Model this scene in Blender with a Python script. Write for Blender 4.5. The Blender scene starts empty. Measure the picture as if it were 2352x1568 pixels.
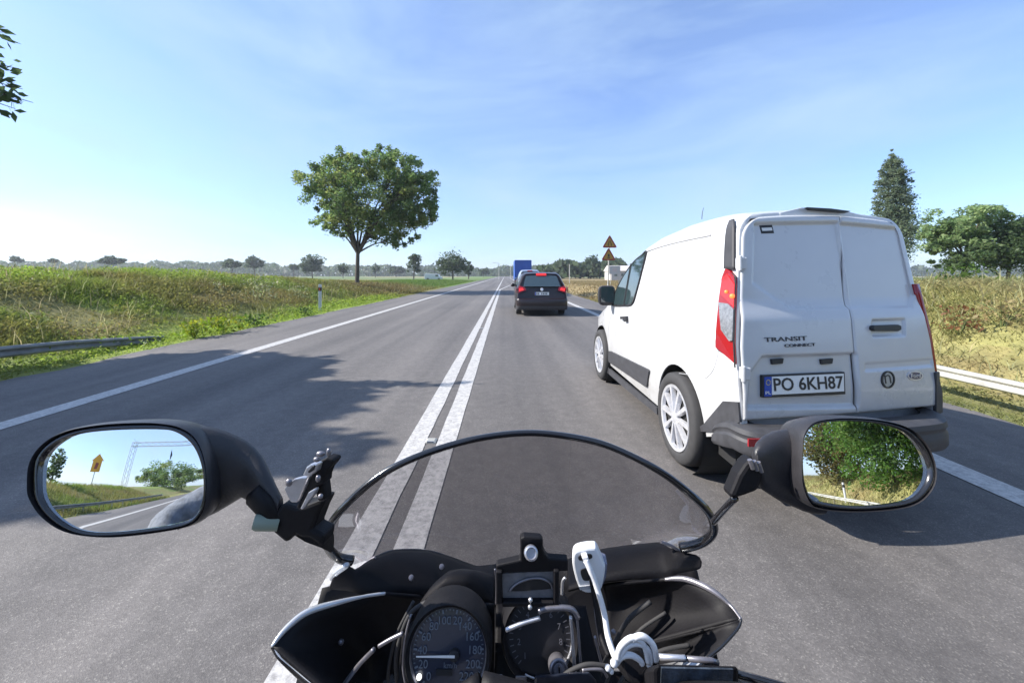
import bpy, bmesh, math, random
import numpy as np
from mathutils import Vector, Matrix, noise as mnoise
R = math.radians
random.seed(7); rng = np.random.default_rng(11)
scn = bpy.context.scene
COL = scn.collection

# ------------------------------------------------------------------ camera, sky, sun, exposure
H, F, VX, VY = 1.563, 900.0, 1160.0, 632.0       # eye height, focal length and vanishing point of the road in a 2352 px wide picture
cam_d = bpy.data.cameras.new('camera'); cam = bpy.data.objects.new('camera', cam_d); COL.objects.link(cam)
cam.location = (0, 0, H); cam.rotation_euler = (R(90), 0, 0)
cam_d.sensor_width = 36; cam_d.lens = 36*F/2352
cam_d.shift_x = 16/2352; cam_d.shift_y = -152/2352
cam_d.clip_start = .02; cam_d.clip_end = 6000
scn.camera = cam
SUN_EL, SUN_AZ = R(37), R(-89)                    # azimuth from +Y, clockwise seen from above
world = bpy.data.worlds.new('World'); scn.world = world; world.use_nodes = True
nt = world.node_tree; nt.nodes.clear()
def wn(t, **k):
    n = nt.nodes.new(t)
    for a, b in k.items(): setattr(n, a, b)
    return n
sky = wn('ShaderNodeTexSky', sky_type='NISHITA', sun_disc=False, sun_elevation=SUN_EL, sun_rotation=SUN_AZ,
         altitude=60, air_density=1.0, dust_density=.7, ozone_density=2.2)
bg = wn('ShaderNodeBackground'); bg.inputs['Strength'].default_value = .112
out = wn('ShaderNodeOutputWorld')
tc = wn('ShaderNodeTexCoord'); mp = wn('ShaderNodeMapping'); mp.inputs['Scale'].default_value = (1.2, 1.0, 4.0)
mp.inputs['Rotation'].default_value = (.15, .25, .4)
nz = wn('ShaderNodeTexNoise'); nz.inputs['Scale'].default_value = 1.6; nz.inputs['Detail'].default_value = 7; nz.inputs['Roughness'].default_value = .55
nz.inputs['Distortion'].default_value = .6
cr = wn('ShaderNodeValToRGB'); cr.color_ramp.elements[0].position = .38; cr.color_ramp.elements[1].position = .74
cr.color_ramp.elements[0].color = (.22, .22, .22, 1); cr.color_ramp.elements[1].color = (.80, .80, .80, 1)
tint = wn('ShaderNodeMix', data_type='RGBA', blend_type='MULTIPLY'); tint.inputs['Factor'].default_value = 1; tint.inputs['B'].default_value = (.82, .94, 1.25, 1)
mx = wn('ShaderNodeMix', data_type='RGBA'); mx.inputs['B'].default_value = (2.75, 3.75, 5.0, 1)
L = nt.links.new
L(tc.outputs['Generated'], mp.inputs['Vector']); L(mp.outputs['Vector'], nz.inputs['Vector']); L(nz.outputs['Fac'], cr.inputs['Fac'])
L(cr.outputs['Color'], mx.inputs['Factor']); L(sky.outputs['Color'], tint.inputs['A']); L(tint.outputs['Result'], mx.inputs['A']); L(mx.outputs['Result'], bg.inputs['Color']); L(bg.outputs['Background'], out.inputs['Surface'])
sd = bpy.data.lights.new('sun', 'SUN'); sd.energy = 5.0; sd.angle = R(.53); sd.color = (1, .95, .87)
sun = bpy.data.objects.new('sun', sd); COL.objects.link(sun)
sdir = Vector((math.sin(SUN_AZ)*math.cos(SUN_EL), math.cos(SUN_AZ)*math.cos(SUN_EL), math.sin(SUN_EL)))
sun.rotation_euler = sdir.to_track_quat('Z', 'Y').to_euler(); sun.location = (-30, 0, 30)
vs = scn.view_settings
vs.view_transform = 'Standard'; vs.look = 'None'; vs.exposure = .98; vs.gamma = 1; vs.use_curve_mapping = False
scn.render.engine = 'CYCLES'; scn.cycles.max_bounces = 8; scn.cycles.transparent_max_bounces = 24

# ------------------------------------------------------------------ helpers
def P(x, y, Y): return Vector(((x-VX)*Y/F, Y, H-(y-VY)*Y/F))           # a picture point at distance Y
def PX(x, y, X): return P(x, y, F*X/(x-VX))
def PG(x, y, z=0): return P(x, y, F*(H-z)/(y-VY))
WLOC = {}
def link(o, parent=None, loc=(0, 0, 0)):
    COL.objects.link(o); WLOC[o.name] = Vector(loc)
    if parent is not None:
        o.parent = parent; o.location = Vector(loc)-WLOC[parent.name]
    else: o.location = loc
    return o
def tag(o, label=None, cat=None, group=None, kind=None):
    if label: o['label'] = label
    if cat: o['category'] = cat
    if group: o['group'] = group
    if kind: o['kind'] = kind
    return o
def thing(name, label, cat, loc=(0, 0, 0), group=None):
    o = bpy.data.objects.new(name, None); o.empty_display_size = .1
    link(o, None, loc); return tag(o, label, cat, group)
def copy_tree(o, loc, label, parent=None):
    c = o.copy(); COL.objects.link(c)
    if parent is None: c.location = loc; WLOC[c.name] = Vector(loc)
    else: c.parent = parent
    if label: c['label'] = label
    for ch in list(o.children): copy_tree(ch, loc, None, c)
    return c
def smooth(me, ang=35):
    me.polygons.foreach_set('use_smooth', [True]*len(me.polygons))
    if ang < 179: me.set_sharp_from_angle(angle=R(ang))
def obj(name, data, mat, parent=None, sm=None, loc=(0, 0, 0), bevel=0, kind=None):
    """one mesh object out of an MB or (verts, faces), given in world coordinates"""
    V, Fc = (data.v, data.f) if isinstance(data, MB) else data
    me = bpy.data.meshes.new(name); l = Vector(loc)
    me.from_pydata([tuple(Vector(p)-l) for p in V], [], Fc)
    bm = bmesh.new(); bm.from_mesh(me); bmesh.ops.recalc_face_normals(bm, faces=bm.faces); bm.to_mesh(me); bm.free()
    if sm: smooth(me, sm)
    me.materials.append(mat)
    o = bpy.data.objects.new(name, me); link(o, parent, loc)
    if bevel:
        b = o.modifiers.new('bevel', 'BEVEL'); b.width = bevel; b.segments = 2; b.limit_method = 'ANGLE'; b.angle_limit = R(40)
    if kind: o['kind'] = kind
    return o
def solid(o, t, off=0):
    m = o.modifiers.new('solid', 'SOLIDIFY'); m.thickness = t; m.offset = off; return o
def catmull(pts, n, closed=False):
    pts = [Vector(p) for p in pts]; m = len(pts); res = []
    segs = m if closed else m-1
    for i in range(n):
        u = i/n*segs if closed else i/(n-1)*segs
        k = min(int(u), segs-1); t = u-k
        g = (lambda j: pts[j % m]) if closed else (lambda j: pts[max(0, min(m-1, j))])
        a, b, c, d = g(k-1), g(k), g(k+1), g(k+2)
        res.append(.5*((2*b)+(c-a)*t+(2*a-5*b+4*c-d)*t*t+(3*b-a-3*c+d)*t**3))
    return res
def resample(pts, n):
    pts = [Vector(p) for p in pts]
    d = [0]
    for a, b in zip(pts, pts[1:]): d.append(d[-1]+(b-a).length)
    res = []
    for i in range(n):
        t = d[-1]*i/(n-1); k = 0
        while k < len(d)-2 and d[k+1] < t: k += 1
        s = (t-d[k])/max(1e-9, d[k+1]-d[k]); res.append(pts[k].lerp(pts[k+1], min(1, max(0, s))))
    return res
class MB:
    def __init__(s): s.v, s.f = [], []
    def add(s, V, Fc):
        b = len(s.v); s.v += [Vector(p) for p in V]; s.f += [tuple(i+b for i in f) for f in Fc]; return s
    def box(s, c, d, rot=None):
        c = Vector(c); x, y, z = d[0]/2, d[1]/2, d[2]/2
        V = [Vector((i*x, j*y, k*z)) for i in (-1, 1) for j in (-1, 1) for k in (-1, 1)]
        if rot is not None: V = [rot @ p for p in V]
        return s.add([p+c for p in V], [(0, 1, 3, 2), (4, 6, 7, 5), (0, 4, 5, 1), (2, 3, 7, 6), (0, 2, 6, 4), (1, 5, 7, 3)])
    def tube(s, pts, r, n=8, cap=True, squash=None):
        pts = [Vector(p) for p in pts]; m = len(pts); V = []
        rr = r if isinstance(r, (list, tuple)) else [r]*m
        up = None
        for i, p in enumerate(pts):
            t = (pts[min(m-1, i+1)]-pts[max(0, i-1)]).normalized()
            if up is None:
                up = Vector((0, 0, 1)) if abs(t.z) < .9 else Vector((1, 0, 0))
            a = t.cross(up).normalized(); b = a.cross(t).normalized(); up = b
            for k in range(n):
                an = 2*math.pi*k/n
                V.append(p+a*math.cos(an)*rr[i]*(squash or 1)+b*math.sin(an)*rr[i])
        Fc = [(i*n+k, i*n+(k+1) % n, (i+1)*n+(k+1) % n, (i+1)*n+k) for i in range(m-1) for k in range(n)]
        if cap: Fc += [tuple(range(n))[::-1], tuple((m-1)*n+k for k in range(n))]
        return s.add(V, Fc)
    def prism(s, poly, d):
        """closed polygon of points, extruded by vector d"""
        n = len(poly); d = Vector(d); V = [Vector(p) for p in poly]+[Vector(p)+d for p in poly]
        return s.add(V, [tuple(range(n))[::-1], tuple(range(n, 2*n))]+[(i, (i+1) % n, n+(i+1) % n, n+i) for i in range(n)])
    def lathe(s, prof, c, axis, n=32, close=False):
        """prof: (radius, height along axis)"""
        ax = Vector(axis).normalized(); c = Vector(c)
        a = ax.orthogonal().normalized(); b = ax.cross(a); m = len(prof)
        V = [c+ax*h+(a*math.cos(2*math.pi*k/n)+b*math.sin(2*math.pi*k/n))*r for r, h in prof for k in range(n)]
        Fc = [(i*n+k, i*n+(k+1) % n, (i+1)*n+(k+1) % n, (i+1)*n+k) for i in range(m-1) for k in range(n)]
        if close: Fc += [((m-1)*n+k, (m-1)*n+(k+1) % n, (k+1) % n, k) for k in range(n)]
        return s.add(V, Fc)
    def grid(s, rows):
        n = len(rows[0]); V = [p for r in rows for p in r]
        return s.add(V, [(i*n+k, i*n+k+1, (i+1)*n+k+1, (i+1)*n+k) for i in range(len(rows)-1) for k in range(n-1)])
    def loft(s, rings, cap=True):
        n = len(rings[0]); m = len(rings); V = [p for r in rings for p in r]
        Fc = [(i*n+k, i*n+(k+1) % n, (i+1)*n+(k+1) % n, (i+1)*n+k) for i in range(m-1) for k in range(n)]
        if cap: Fc += [tuple(range(n))[::-1], tuple((m-1)*n+k for k in range(n))]
        return s.add(V, Fc)
    def patch(s, A, B, n=24, rows=6, bulge=(0, 0, 0)):
        A, B = resample(A, n), resample(B, n); bl = Vector(bulge)
        return s.grid([[a.lerp(b, j/rows)+bl*math.sin(math.pi*j/rows)*math.sin(math.pi*i/(n-1))**.7 for i, (a, b) in enumerate(zip(A, B))] for j in range(rows+1)])
    def sphere(s, c, r, n=12, m=8, sc=(1, 1, 1)):
        c = Vector(c); V = []
        for i in range(m+1):
            th = math.pi*i/m
            for k in range(n):
                ph = 2*math.pi*k/n
                V.append(c+Vector((r*sc[0]*math.sin(th)*math.cos(ph), r*sc[1]*math.sin(th)*math.sin(ph), r*sc[2]*math.cos(th))))
        return s.add(V, [(i*n+k, i*n+(k+1) % n, (i+1)*n+(k+1) % n, (i+1)*n+k) for i in range(m) for k in range(n)])
def fast(name, V, Fc, mat, parent=None, loc=(0, 0, 0), cols=None, sm=False):
    """numpy mesh: V (n,3), Fc (m,k); cols = one rgb per face corner group"""
    V = np.asarray(V, dtype=np.float32)-np.asarray(loc, dtype=np.float32); Fc = np.asarray(Fc, dtype=np.int32); m, k = Fc.shape
    me = bpy.data.meshes.new(name); me.vertices.add(len(V)); me.vertices.foreach_set('co', V.ravel())
    me.loops.add(m*k); me.loops.foreach_set('vertex_index', Fc.ravel())
    me.polygons.add(m); me.polygons.foreach_set('loop_start', np.arange(0, m*k, k, dtype=np.int32))
    if sm: me.polygons.foreach_set('use_smooth', np.ones(m, dtype=bool))
    if cols is not None:
        at = me.color_attributes.new('tone', 'FLOAT_COLOR', 'CORNER')
        c = np.ones((m, k, 4), dtype=np.float32); c[:, :, :3] = np.asarray(cols, dtype=np.float32)[:, None, :]
        at.data.foreach_set('color', c.ravel())
    me.update(calc_edges=True); me.validate(); me.materials.append(mat)
    o = bpy.data.objects.new(name, me); return link(o, parent, loc)
def text_mesh(name, txt, size, origin, xdir, updir, mat, parent, depth=.002, align='LEFT', sx=1.0, shear=0, bold=0):
    cu = bpy.data.curves.new('t', 'FONT'); cu.body = txt; cu.size = size; cu.extrude = depth; cu.align_x = align; cu.shear = shear; cu.resolution_u = 3; cu.offset = bold
    to = bpy.data.objects.new('t', cu); COL.objects.link(to)
    dg = bpy.context.evaluated_depsgraph_get(); me = bpy.data.meshes.new_from_object(to.evaluated_get(dg))
    bpy.data.objects.remove(to)
    x = Vector(xdir).normalized(); u = Vector(updir); u = (u-x*u.dot(x)).normalized(); n = x.cross(u); o0 = Vector(origin)
    V = [o0+x*v.co.x*sx+u*v.co.y+n*v.co.z for v in me.vertices]; Fc = [tuple(p.vertices) for p in me.polygons]
    return obj(name, (V, Fc), mat, parent)
def sstep(a, b, x):
    t = np.clip((x-a)/(b-a), 0, 1); return t*t*(3-2*t)
_lat = rng.random((64, 64))
def vnoise(x, y):
    x = np.asarray(x, float); y = np.asarray(y, float)
    i = np.floor(x).astype(int); j = np.floor(y).astype(int); fx = x-i; fy = y-j
    fx = fx*fx*(3-2*fx); fy = fy*fy*(3-2*fy); g = lambda a, b: _lat[a % 64, b % 64]
    return (g(i, j)*(1-fx)+g(i+1, j)*fx)*(1-fy)+(g(i, j+1)*(1-fx)+g(i+1, j+1)*fx)*fy
def fbm(x, y, o=3):
    return sum(vnoise(x*2**k+17*k, y*2**k+9*k)*.5**(k+1) for k in range(o))/(1-.5**o)

# ------------------------------------------------------------------ materials
MATS = {}
def mat(name, col, rough=.5, metal=0, coat=0, spec=.5, noise=None, bump=None, emit=None, estr=0):
    """noise=(scale, amount): value variation; bump=(scale, strength)"""
    if name in MATS: return MATS[name]
    m = bpy.data.materials.new(name); m.use_nodes = True; t = m.node_tree; b = t.nodes['Principled BSDF']
    b.inputs['Base Color'].default_value = (*col, 1); b.inputs['Roughness'].default_value = rough; b.inputs['Metallic'].default_value = metal
    b.inputs['Coat Weight'].default_value = coat; b.inputs['Coat Roughness'].default_value = .04; b.inputs['Specular IOR Level'].default_value = spec
    if emit: b.inputs['Emission Color'].default_value = (*emit, 1); b.inputs['Emission Strength'].default_value = estr
    if noise or bump:
        tcn = t.nodes.new('ShaderNodeTexCoord')
    if noise:
        n = t.nodes.new('ShaderNodeTexNoise'); n.inputs['Scale'].default_value = noise[0]; n.inputs['Detail'].default_value = 6; n.inputs['Roughness'].default_value = .65
        r = t.nodes.new('ShaderNodeMapRange'); r.inputs['From Min'].default_value = .3; r.inputs['From Max'].default_value = .7
        r.inputs['To Min'].default_value = 1-noise[1]; r.inputs['To Max'].default_value = 1+noise[1]
        mu = t.nodes.new('ShaderNodeMix'); mu.data_type = 'RGBA'; mu.blend_type = 'MULTIPLY'; mu.inputs['Factor'].default_value = 1; mu.inputs['A'].default_value = (*col, 1)
        t.links.new(tcn.outputs['Object'], n.inputs['Vector']); t.links.new(n.outputs['Fac'], r.inputs['Value']); t.links.new(r.outputs['Result'], mu.inputs['B'])
        t.links.new(mu.outputs['Result'], b.inputs['Base Color'])
        r2 = t.nodes.new('ShaderNodeMapRange'); r2.inputs['To Min'].default_value = max(.02, rough-.12); r2.inputs['To Max'].default_value = min(1, rough+.12)
        t.links.new(n.outputs['Fac'], r2.inputs['Value']); t.links.new(r2.outputs['Result'], b.inputs['Roughness'])
    if bump:
        n2 = t.nodes.new('ShaderNodeTexNoise'); n2.inputs['Scale'].default_value = bump[0]; n2.inputs['Detail'].default_value = 5
        bp = t.nodes.new('ShaderNodeBump'); bp.inputs['Strength'].default_value = bump[1]; bp.inputs['Distance'].default_value = .01
        t.links.new(tcn.outputs['Object'], n2.inputs['Vector']); t.links.new(n2.outputs['Fac'], bp.inputs['Height']); t.links.new(bp.outputs['Normal'], b.inputs['Normal'])
    MATS[name] = m; return m
def leaf_mat(name, trans=.55, rough=.55):
    m = bpy.data.materials.new(name); m.use_nodes = True; t = m.node_tree; b = t.nodes['Principled BSDF']; o = t.nodes['Material Output']
    a = t.nodes.new('ShaderNodeVertexColor'); a.layer_name = 'tone'
    tr = t.nodes.new('ShaderNodeBsdfTranslucent'); ms = t.nodes.new('ShaderNodeMixShader'); ms.inputs[0].default_value = trans
    b.inputs['Roughness'].default_value = rough; b.inputs['Specular IOR Level'].default_value = .3
    t.links.new(a.outputs['Color'], b.inputs['Base Color']); t.links.new(a.outputs['Color'], tr.inputs['Color'])
    t.links.new(b.outputs[0], ms.inputs[1]); t.links.new(tr.outputs[0], ms.inputs[2]); t.links.new(ms.outputs[0], o.inputs['Surface'])
    return m
def asphalt():
    m = bpy.data.materials.new('asphalt'); m.use_nodes = True; t = m.node_tree; b = t.nodes['Principled BSDF']; N = t.nodes.new; K = t.links.new
    tcn = N('ShaderNodeTexCoord')
    def noise(sc, det, rg=.6, mapsc=None):
        n = N('ShaderNodeTexNoise'); n.inputs['Scale'].default_value = sc; n.inputs['Detail'].default_value = det; n.inputs['Roughness'].default_value = rg
        if mapsc:
            mpp = N('ShaderNodeMapping'); mpp.inputs['Scale'].default_value = mapsc; K(tcn.outputs['Object'], mpp.inputs['Vector']); K(mpp.outputs['Vector'], n.inputs['Vector'])
        else: K(tcn.outputs['Object'], n.inputs['Vector'])
        return n
    def ramp(src, stops):
        r = N('ShaderNodeValToRGB'); e = r.color_ramp.elements
        while len(e) < len(stops): e.new(.5)
        for q, (p, c) in zip(e, stops): q.position = p; q.color = (*c, 1)
        K(src, r.inputs['Fac']); return r
    def mul(a, bb, f=1):
        x = N('ShaderNodeMix'); x.data_type = 'RGBA'; x.blend_type = 'MULTIPLY'; x.inputs['Factor'].default_value = f; K(a, x.inputs['A']); K(bb, x.inputs['B']); return x.outputs['Result']
    big = ramp(noise(.7, 6, .6, (1, .16, 1)).outputs['Fac'], [(.3, (.84, .83, .84)), (.7, (1.13, 1.11, 1.1))])     # wheel tracks and patches drawn out along the road
    vor = N('ShaderNodeTexVoronoi'); vor.inputs['Scale'].default_value = 165; K(tcn.outputs['Object'], vor.inputs['Vector'])
    sep = N('ShaderNodeSeparateColor'); K(vor.outputs['Color'], sep.inputs[0])
    agg = ramp(sep.outputs[0], [(0, (.106, .100, .097)), (.5, (.124, .117, .113)), (.9, (.148, .140, .134)), (.99, (.21, .20, .185))])
    trk = ramp(noise(1.35, 3, .5, (1, .012, 1)).outputs['Fac'], [(.36, (.76, .76, .77)), (.62, (1.09, 1.08, 1.07))])
    pat = ramp(noise(.22, 5, .7, (1, .5, 1)).outputs['Fac'], [(.40, (.90, .90, .90)), (.60, (1.05, 1.05, 1.05))])
    med = ramp(noise(9, 4).outputs['Fac'], [(.35, (.88, .88, .88)), (.7, (1.1, 1.1, 1.1))])
    c = mul(mul(mul(mul(agg.outputs['Color'], big.outputs['Color']), med.outputs['Color']), trk.outputs['Color']), pat.outputs['Color'])
    K(c, b.inputs['Base Color']); b.inputs['Roughness'].default_value = .78; b.inputs['Specular IOR Level'].default_value = .35
    bp = N('ShaderNodeBump'); bp.inputs['Strength'].default_value = .3; bp.inputs['Distance'].default_value = .005
    K(vor.outputs['Distance'], bp.inputs['Height']); K(bp.outputs['Normal'], b.inputs['Normal'])
    return m
def line_paint():
    m = bpy.data.materials.new('line_paint'); m.use_nodes = True; t = m.node_tree; b = t.nodes['Principled BSDF']; N = t.nodes.new; K = t.links.new
    tcn = N('ShaderNodeTexCoord'); n = N('ShaderNodeTexNoise'); n.inputs['Scale'].default_value = 22; n.inputs['Detail'].default_value = 11; n.inputs['Roughness'].default_value = .85
    r = N('ShaderNodeValToRGB'); e = r.color_ramp.elements; e[0].position = .38; e[0].color = (.22, .21, .205, 1); e[1].position = .56; e[1].color = (.47, .455, .435, 1)
    K(tcn.outputs['Object'], n.inputs['Vector']); K(n.outputs['Fac'], r.inputs['Fac']); K(r.outputs['Color'], b.inputs['Base Color']); b.inputs['Roughness'].default_value = .6
    return m
def screen_glass(name, tint, refl):
    m = bpy.data.materials.new(name); m.use_nodes = True; t = m.node_tree; o = t.nodes['Material Output']; t.nodes.remove(t.nodes['Principled BSDF'])
    tr = t.nodes.new('ShaderNodeBsdfTransparent'); tr.inputs['Color'].default_value = (*tint, 1)
    g = t.nodes.new('ShaderNodeBsdfGlossy'); g.inputs['Roughness'].default_value = .03; g.inputs['Color'].default_value = (.9, .92, .95, 1)
    fr = t.nodes.new('ShaderNodeFresnel'); fr.inputs['IOR'].default_value = 1.45
    mu = t.nodes.new('ShaderNodeMath'); mu.operation = 'MULTIPLY_ADD'; mu.inputs[1].default_value = .32; mu.inputs[2].default_value = refl
    ms = t.nodes.new('ShaderNodeMixShader'); t.links.new(fr.outputs[0], mu.inputs[0]); t.links.new(mu.outputs[0], ms.inputs[0])
    t.links.new(tr.outputs[0], ms.inputs[1]); t.links.new(g.outputs[0], ms.inputs[2])
    # dust film, smears and a few scratches
    tcn = t.nodes.new('ShaderNodeTexCoord'); mp_ = t.nodes.new('ShaderNodeMapping'); mp_.inputs['Scale'].default_value = (6, 3, 14); mp_.inputs['Rotation'].default_value = (0, .5, 0)
    n = t.nodes.new('ShaderNodeTexNoise'); n.inputs['Scale'].default_value = 2.2; n.inputs['Detail'].default_value = 9; n.inputs['Roughness'].default_value = .7; n.inputs['Distortion'].default_value = .8
    r = t.nodes.new('ShaderNodeMapRange'); r.inputs['From Min'].default_value = .45; r.inputs['From Max'].default_value = .8; r.inputs['To Min'].default_value = .075; r.inputs['To Max'].default_value = .20
    d = t.nodes.new('ShaderNodeBsdfDiffuse'); d.inputs['Color'].default_value = (.5, .48, .5, 1); m3 = t.nodes.new('ShaderNodeMixShader')
    t.links.new(tcn.outputs['Object'], mp_.inputs['Vector']); t.links.new(mp_.outputs['Vector'], n.inputs['Vector']); t.links.new(n.outputs['Fac'], r.inputs['Value']); t.links.new(r.outputs['Result'], m3.inputs[0])
    t.links.new(ms.outputs[0], m3.inputs[1]); t.links.new(d.outputs[0], m3.inputs[2]); t.links.new(m3.outputs[0], o.inputs['Surface'])
    return m
M_ASPH, M_LINE = asphalt(), line_paint()
M_WHITE = mat('white_paint', (.50, .51, .53), .32, coat=.6, noise=(3, .03))
def road_film(m, z0, z1, tint, amt):
    """dust thrown up by the wheels: thickest low down"""
    t = m.node_tree; N = t.nodes.new; K = t.links.new; b = t.nodes['Principled BSDF']; src = b.inputs['Base Color'].links[0].from_socket
    g = N('ShaderNodeTexCoord'); sp = N('ShaderNodeSeparateXYZ'); r = N('ShaderNodeMapRange'); r.inputs['From Min'].default_value = z1; r.inputs['From Max'].default_value = z0
    n = N('ShaderNodeTexNoise'); n.inputs['Scale'].default_value = 7; n.inputs['Detail'].default_value = 8; n.inputs['Roughness'].default_value = .7
    mu = N('ShaderNodeMath'); mu.operation = 'MULTIPLY'; m2 = N('ShaderNodeMath'); m2.operation = 'MULTIPLY'; m2.inputs[1].default_value = amt*2
    x = N('ShaderNodeMix'); x.data_type = 'RGBA'; x.inputs['B'].default_value = (*tint, 1)
    K(g.outputs['Object'], sp.inputs[0]); K(sp.outputs['Z'], r.inputs['Value']); K(g.outputs['Object'], n.inputs['Vector']); K(r.outputs['Result'], mu.inputs[0]); K(n.outputs['Fac'], mu.inputs[1]); K(mu.outputs[0], m2.inputs[0])
    K(m2.outputs[0], x.inputs['Factor']); K(src, x.inputs['A']); K(x.outputs['Result'], b.inputs['Base Color'])
M_VAN = mat('van_paint', (.53, .54, .555), .30, coat=.6, noise=(2.2, .035)); road_film(M_VAN, .30, 1.15, (.27, .25, .22), .5)
M_BLACKP = mat('black_plastic', (.022, .021, .024), .45, noise=(30, .25), bump=(400, .08))
M_GREYP = mat('grey_plastic', (.042, .042, .047), .6, noise=(14, .25), bump=(350, .1))
M_RUBBER = mat('rubber', (.035, .034, .035), .8, noise=(20, .2))
M_DARK = mat('dark_void', (.012, .012, .013), .9)
M_ALLOY = mat('wheel_silver', (.66, .66, .68), .32, metal=.55, noise=(20, .15))
M_STEEL = mat('galvanised_steel', (.44, .43, .39), .55, metal=.25, noise=(4, .2))
M_SEAM = mat('panel_gap', (.06, .06, .065), .8)
M_SEAMG = mat('panel_gap_pale', (.35, .35, .36), .7)
M_RED = mat('red_lens', (.26, .006, .012), .15, coat=.5)
M_REDLIT = mat('lit_red_lens', (.35, .01, .015), .2, coat=.5, emit=(1, .03, .02), estr=.5)
M_ORANGE = mat('lit_bulb', (.8, .12, .03), .3, emit=(1, .12, .03), estr=1.5)
M_CLEAR = mat('clear_lens', (.17, .175, .195), .15, coat=1, noise=(45, .45))
M_GLASSDK = mat('tinted_glass', (.030, .050, .055), .04, spec=1.0, coat=1)
M_MIRROR = mat('mirror_glass', (.93, .95, .96), .004, metal=1)
M_PLATE = mat('plate_white', (.72, .72, .70), .35)
M_BLUE = mat('plate_blue', (.015, .06, .35), .4)
M_INK = mat('black_ink', (.015, .015, .017), .5)
M_BARK = mat('bark', (.085, .068, .052), .9, noise=(6, .35), bump=(12, .6))
M_LEAF = leaf_mat('leaf'); M_GRASS = leaf_mat('grass_blade', .5, .7)
# ------------------------------------------------------------------ ground, road
CREST_Y = np.array([-120, 8, 18, 25, 35, 60, 120, 300, 2500.]); CREST_Z = np.array([1.62, 1.62, 1.62, 1.25, .85, .4, .12, 0, 0])
RC_Y = np.array([-120, 9, 14, 20, 40, 80, 2500.]); RC_Z = np.array([1.32, 1.32, 1.2, .8, .4, .05, 0])
def ground_z(X, Y):
    X = np.asarray(X, float); Y = np.asarray(Y, float)
    a = -7.5-X; b = X-5.4
    zl = np.interp(Y, CREST_Y, CREST_Z)*sstep(1.0, 7.8, a)-.10*sstep(.5, 1.3, a)*(1-sstep(1.6, 3, a))
    zr = np.interp(Y, RC_Y, RC_Z)*sstep(1.8, 5.0, b)-.27*sstep(.1, 1.1, b)*(1-sstep(1.6, 3.5, b))
    n = (fbm(X*.7+3, Y*.7)-.5)
    far = np.clip(1-(np.abs(Y)-60)/200, 0, 1)
    z = np.where(a > 0, zl+n*.28*sstep(.3, 2.5, a)*far, np.where(b > 0, zr+n*.25*sstep(.3, 2.5, b)*far, 0))
    return z-.012*((a <= 0) & (b <= 0))-.004
gx = np.concatenate([-np.geomspace(2400, 18.3, 40), np.arange(-17.9, -7.4, .33), [-7.5, -5, -2, 0, 2, 4, 5.4], np.arange(5.7, 12.5, .33), np.geomspace(13, 2400, 40)])
gy = np.concatenate([-np.geomspace(400, 42, 14), np.arange(-40, 4, 1.2), np.arange(4, 40, .4), np.arange(40, 90, 2), np.geomspace(92, 2400, 34)])
GX, GY = np.meshgrid(gx, gy); GZ = ground_z(GX, GY)
ni, nj = GX.shape; idx = np.arange(ni*nj).reshape(ni, nj)
gf = np.stack([idx[:-1, :-1], idx[:-1, 1:], idx[1:, 1:], idx[1:, :-1]], -1).reshape(-1, 4)
def ground_mat():
    m = bpy.data.materials.new('field_ground'); m.use_nodes = True; t = m.node_tree; b = t.nodes['Principled BSDF']; N = t.nodes.new; K = t.links.new
    tcn = N('ShaderNodeTexCoord')
    def noise(sc, det):
        n = N('ShaderNodeTexNoise'); n.inputs['Scale'].default_value = sc; n.inputs['Detail'].default_value = det; n.inputs['Roughness'].default_value = .7; K(tcn.outputs['Object'], n.inputs['Vector']); return n
    at = N('ShaderNodeVertexColor'); at.layer_name = 'tone'
    r = N('ShaderNodeValToRGB'); e = r.color_ramp.elements; e[0].position = .3; e[0].color = (.55, .55, .55, 1); e[1].position = .72; e[1].color = (1.35, 1.3, 1.2, 1)
    K(noise(2.3, 9).outputs['Fac'], r.inputs['Fac'])
    x = N('ShaderNodeMix'); x.data_type = 'RGBA'; x.blend_type = 'MULTIPLY'; x.inputs['Factor'].default_value = 1
    K(at.outputs['Color'], x.inputs['A']); K(r.outputs['Color'], x.inputs['B']); K(x.outputs['Result'], b.inputs['Base Color']); b.inputs['Roughness'].default_value = .95
    bp = N('ShaderNodeBump'); bp.inputs['Strength'].default_value = .8; bp.inputs['Distance'].default_value = .08; K(noise(6, 8).outputs['Fac'], bp.inputs['Height']); K(bp.outputs['Normal'], b.inputs['Normal'])
    return m
def mixc(a, b, t): return np.asarray(a)*(1-t[..., None])+np.asarray(b)*t[..., None]
GREEN, BRIGHT, OLIVE, BROWN, STRAW, PALE = (.15, .205, .04), (.23, .32, .045), (.21, .21, .06), (.235, .19, .08), (.36, .325, .155), (.40, .37, .2)
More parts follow.
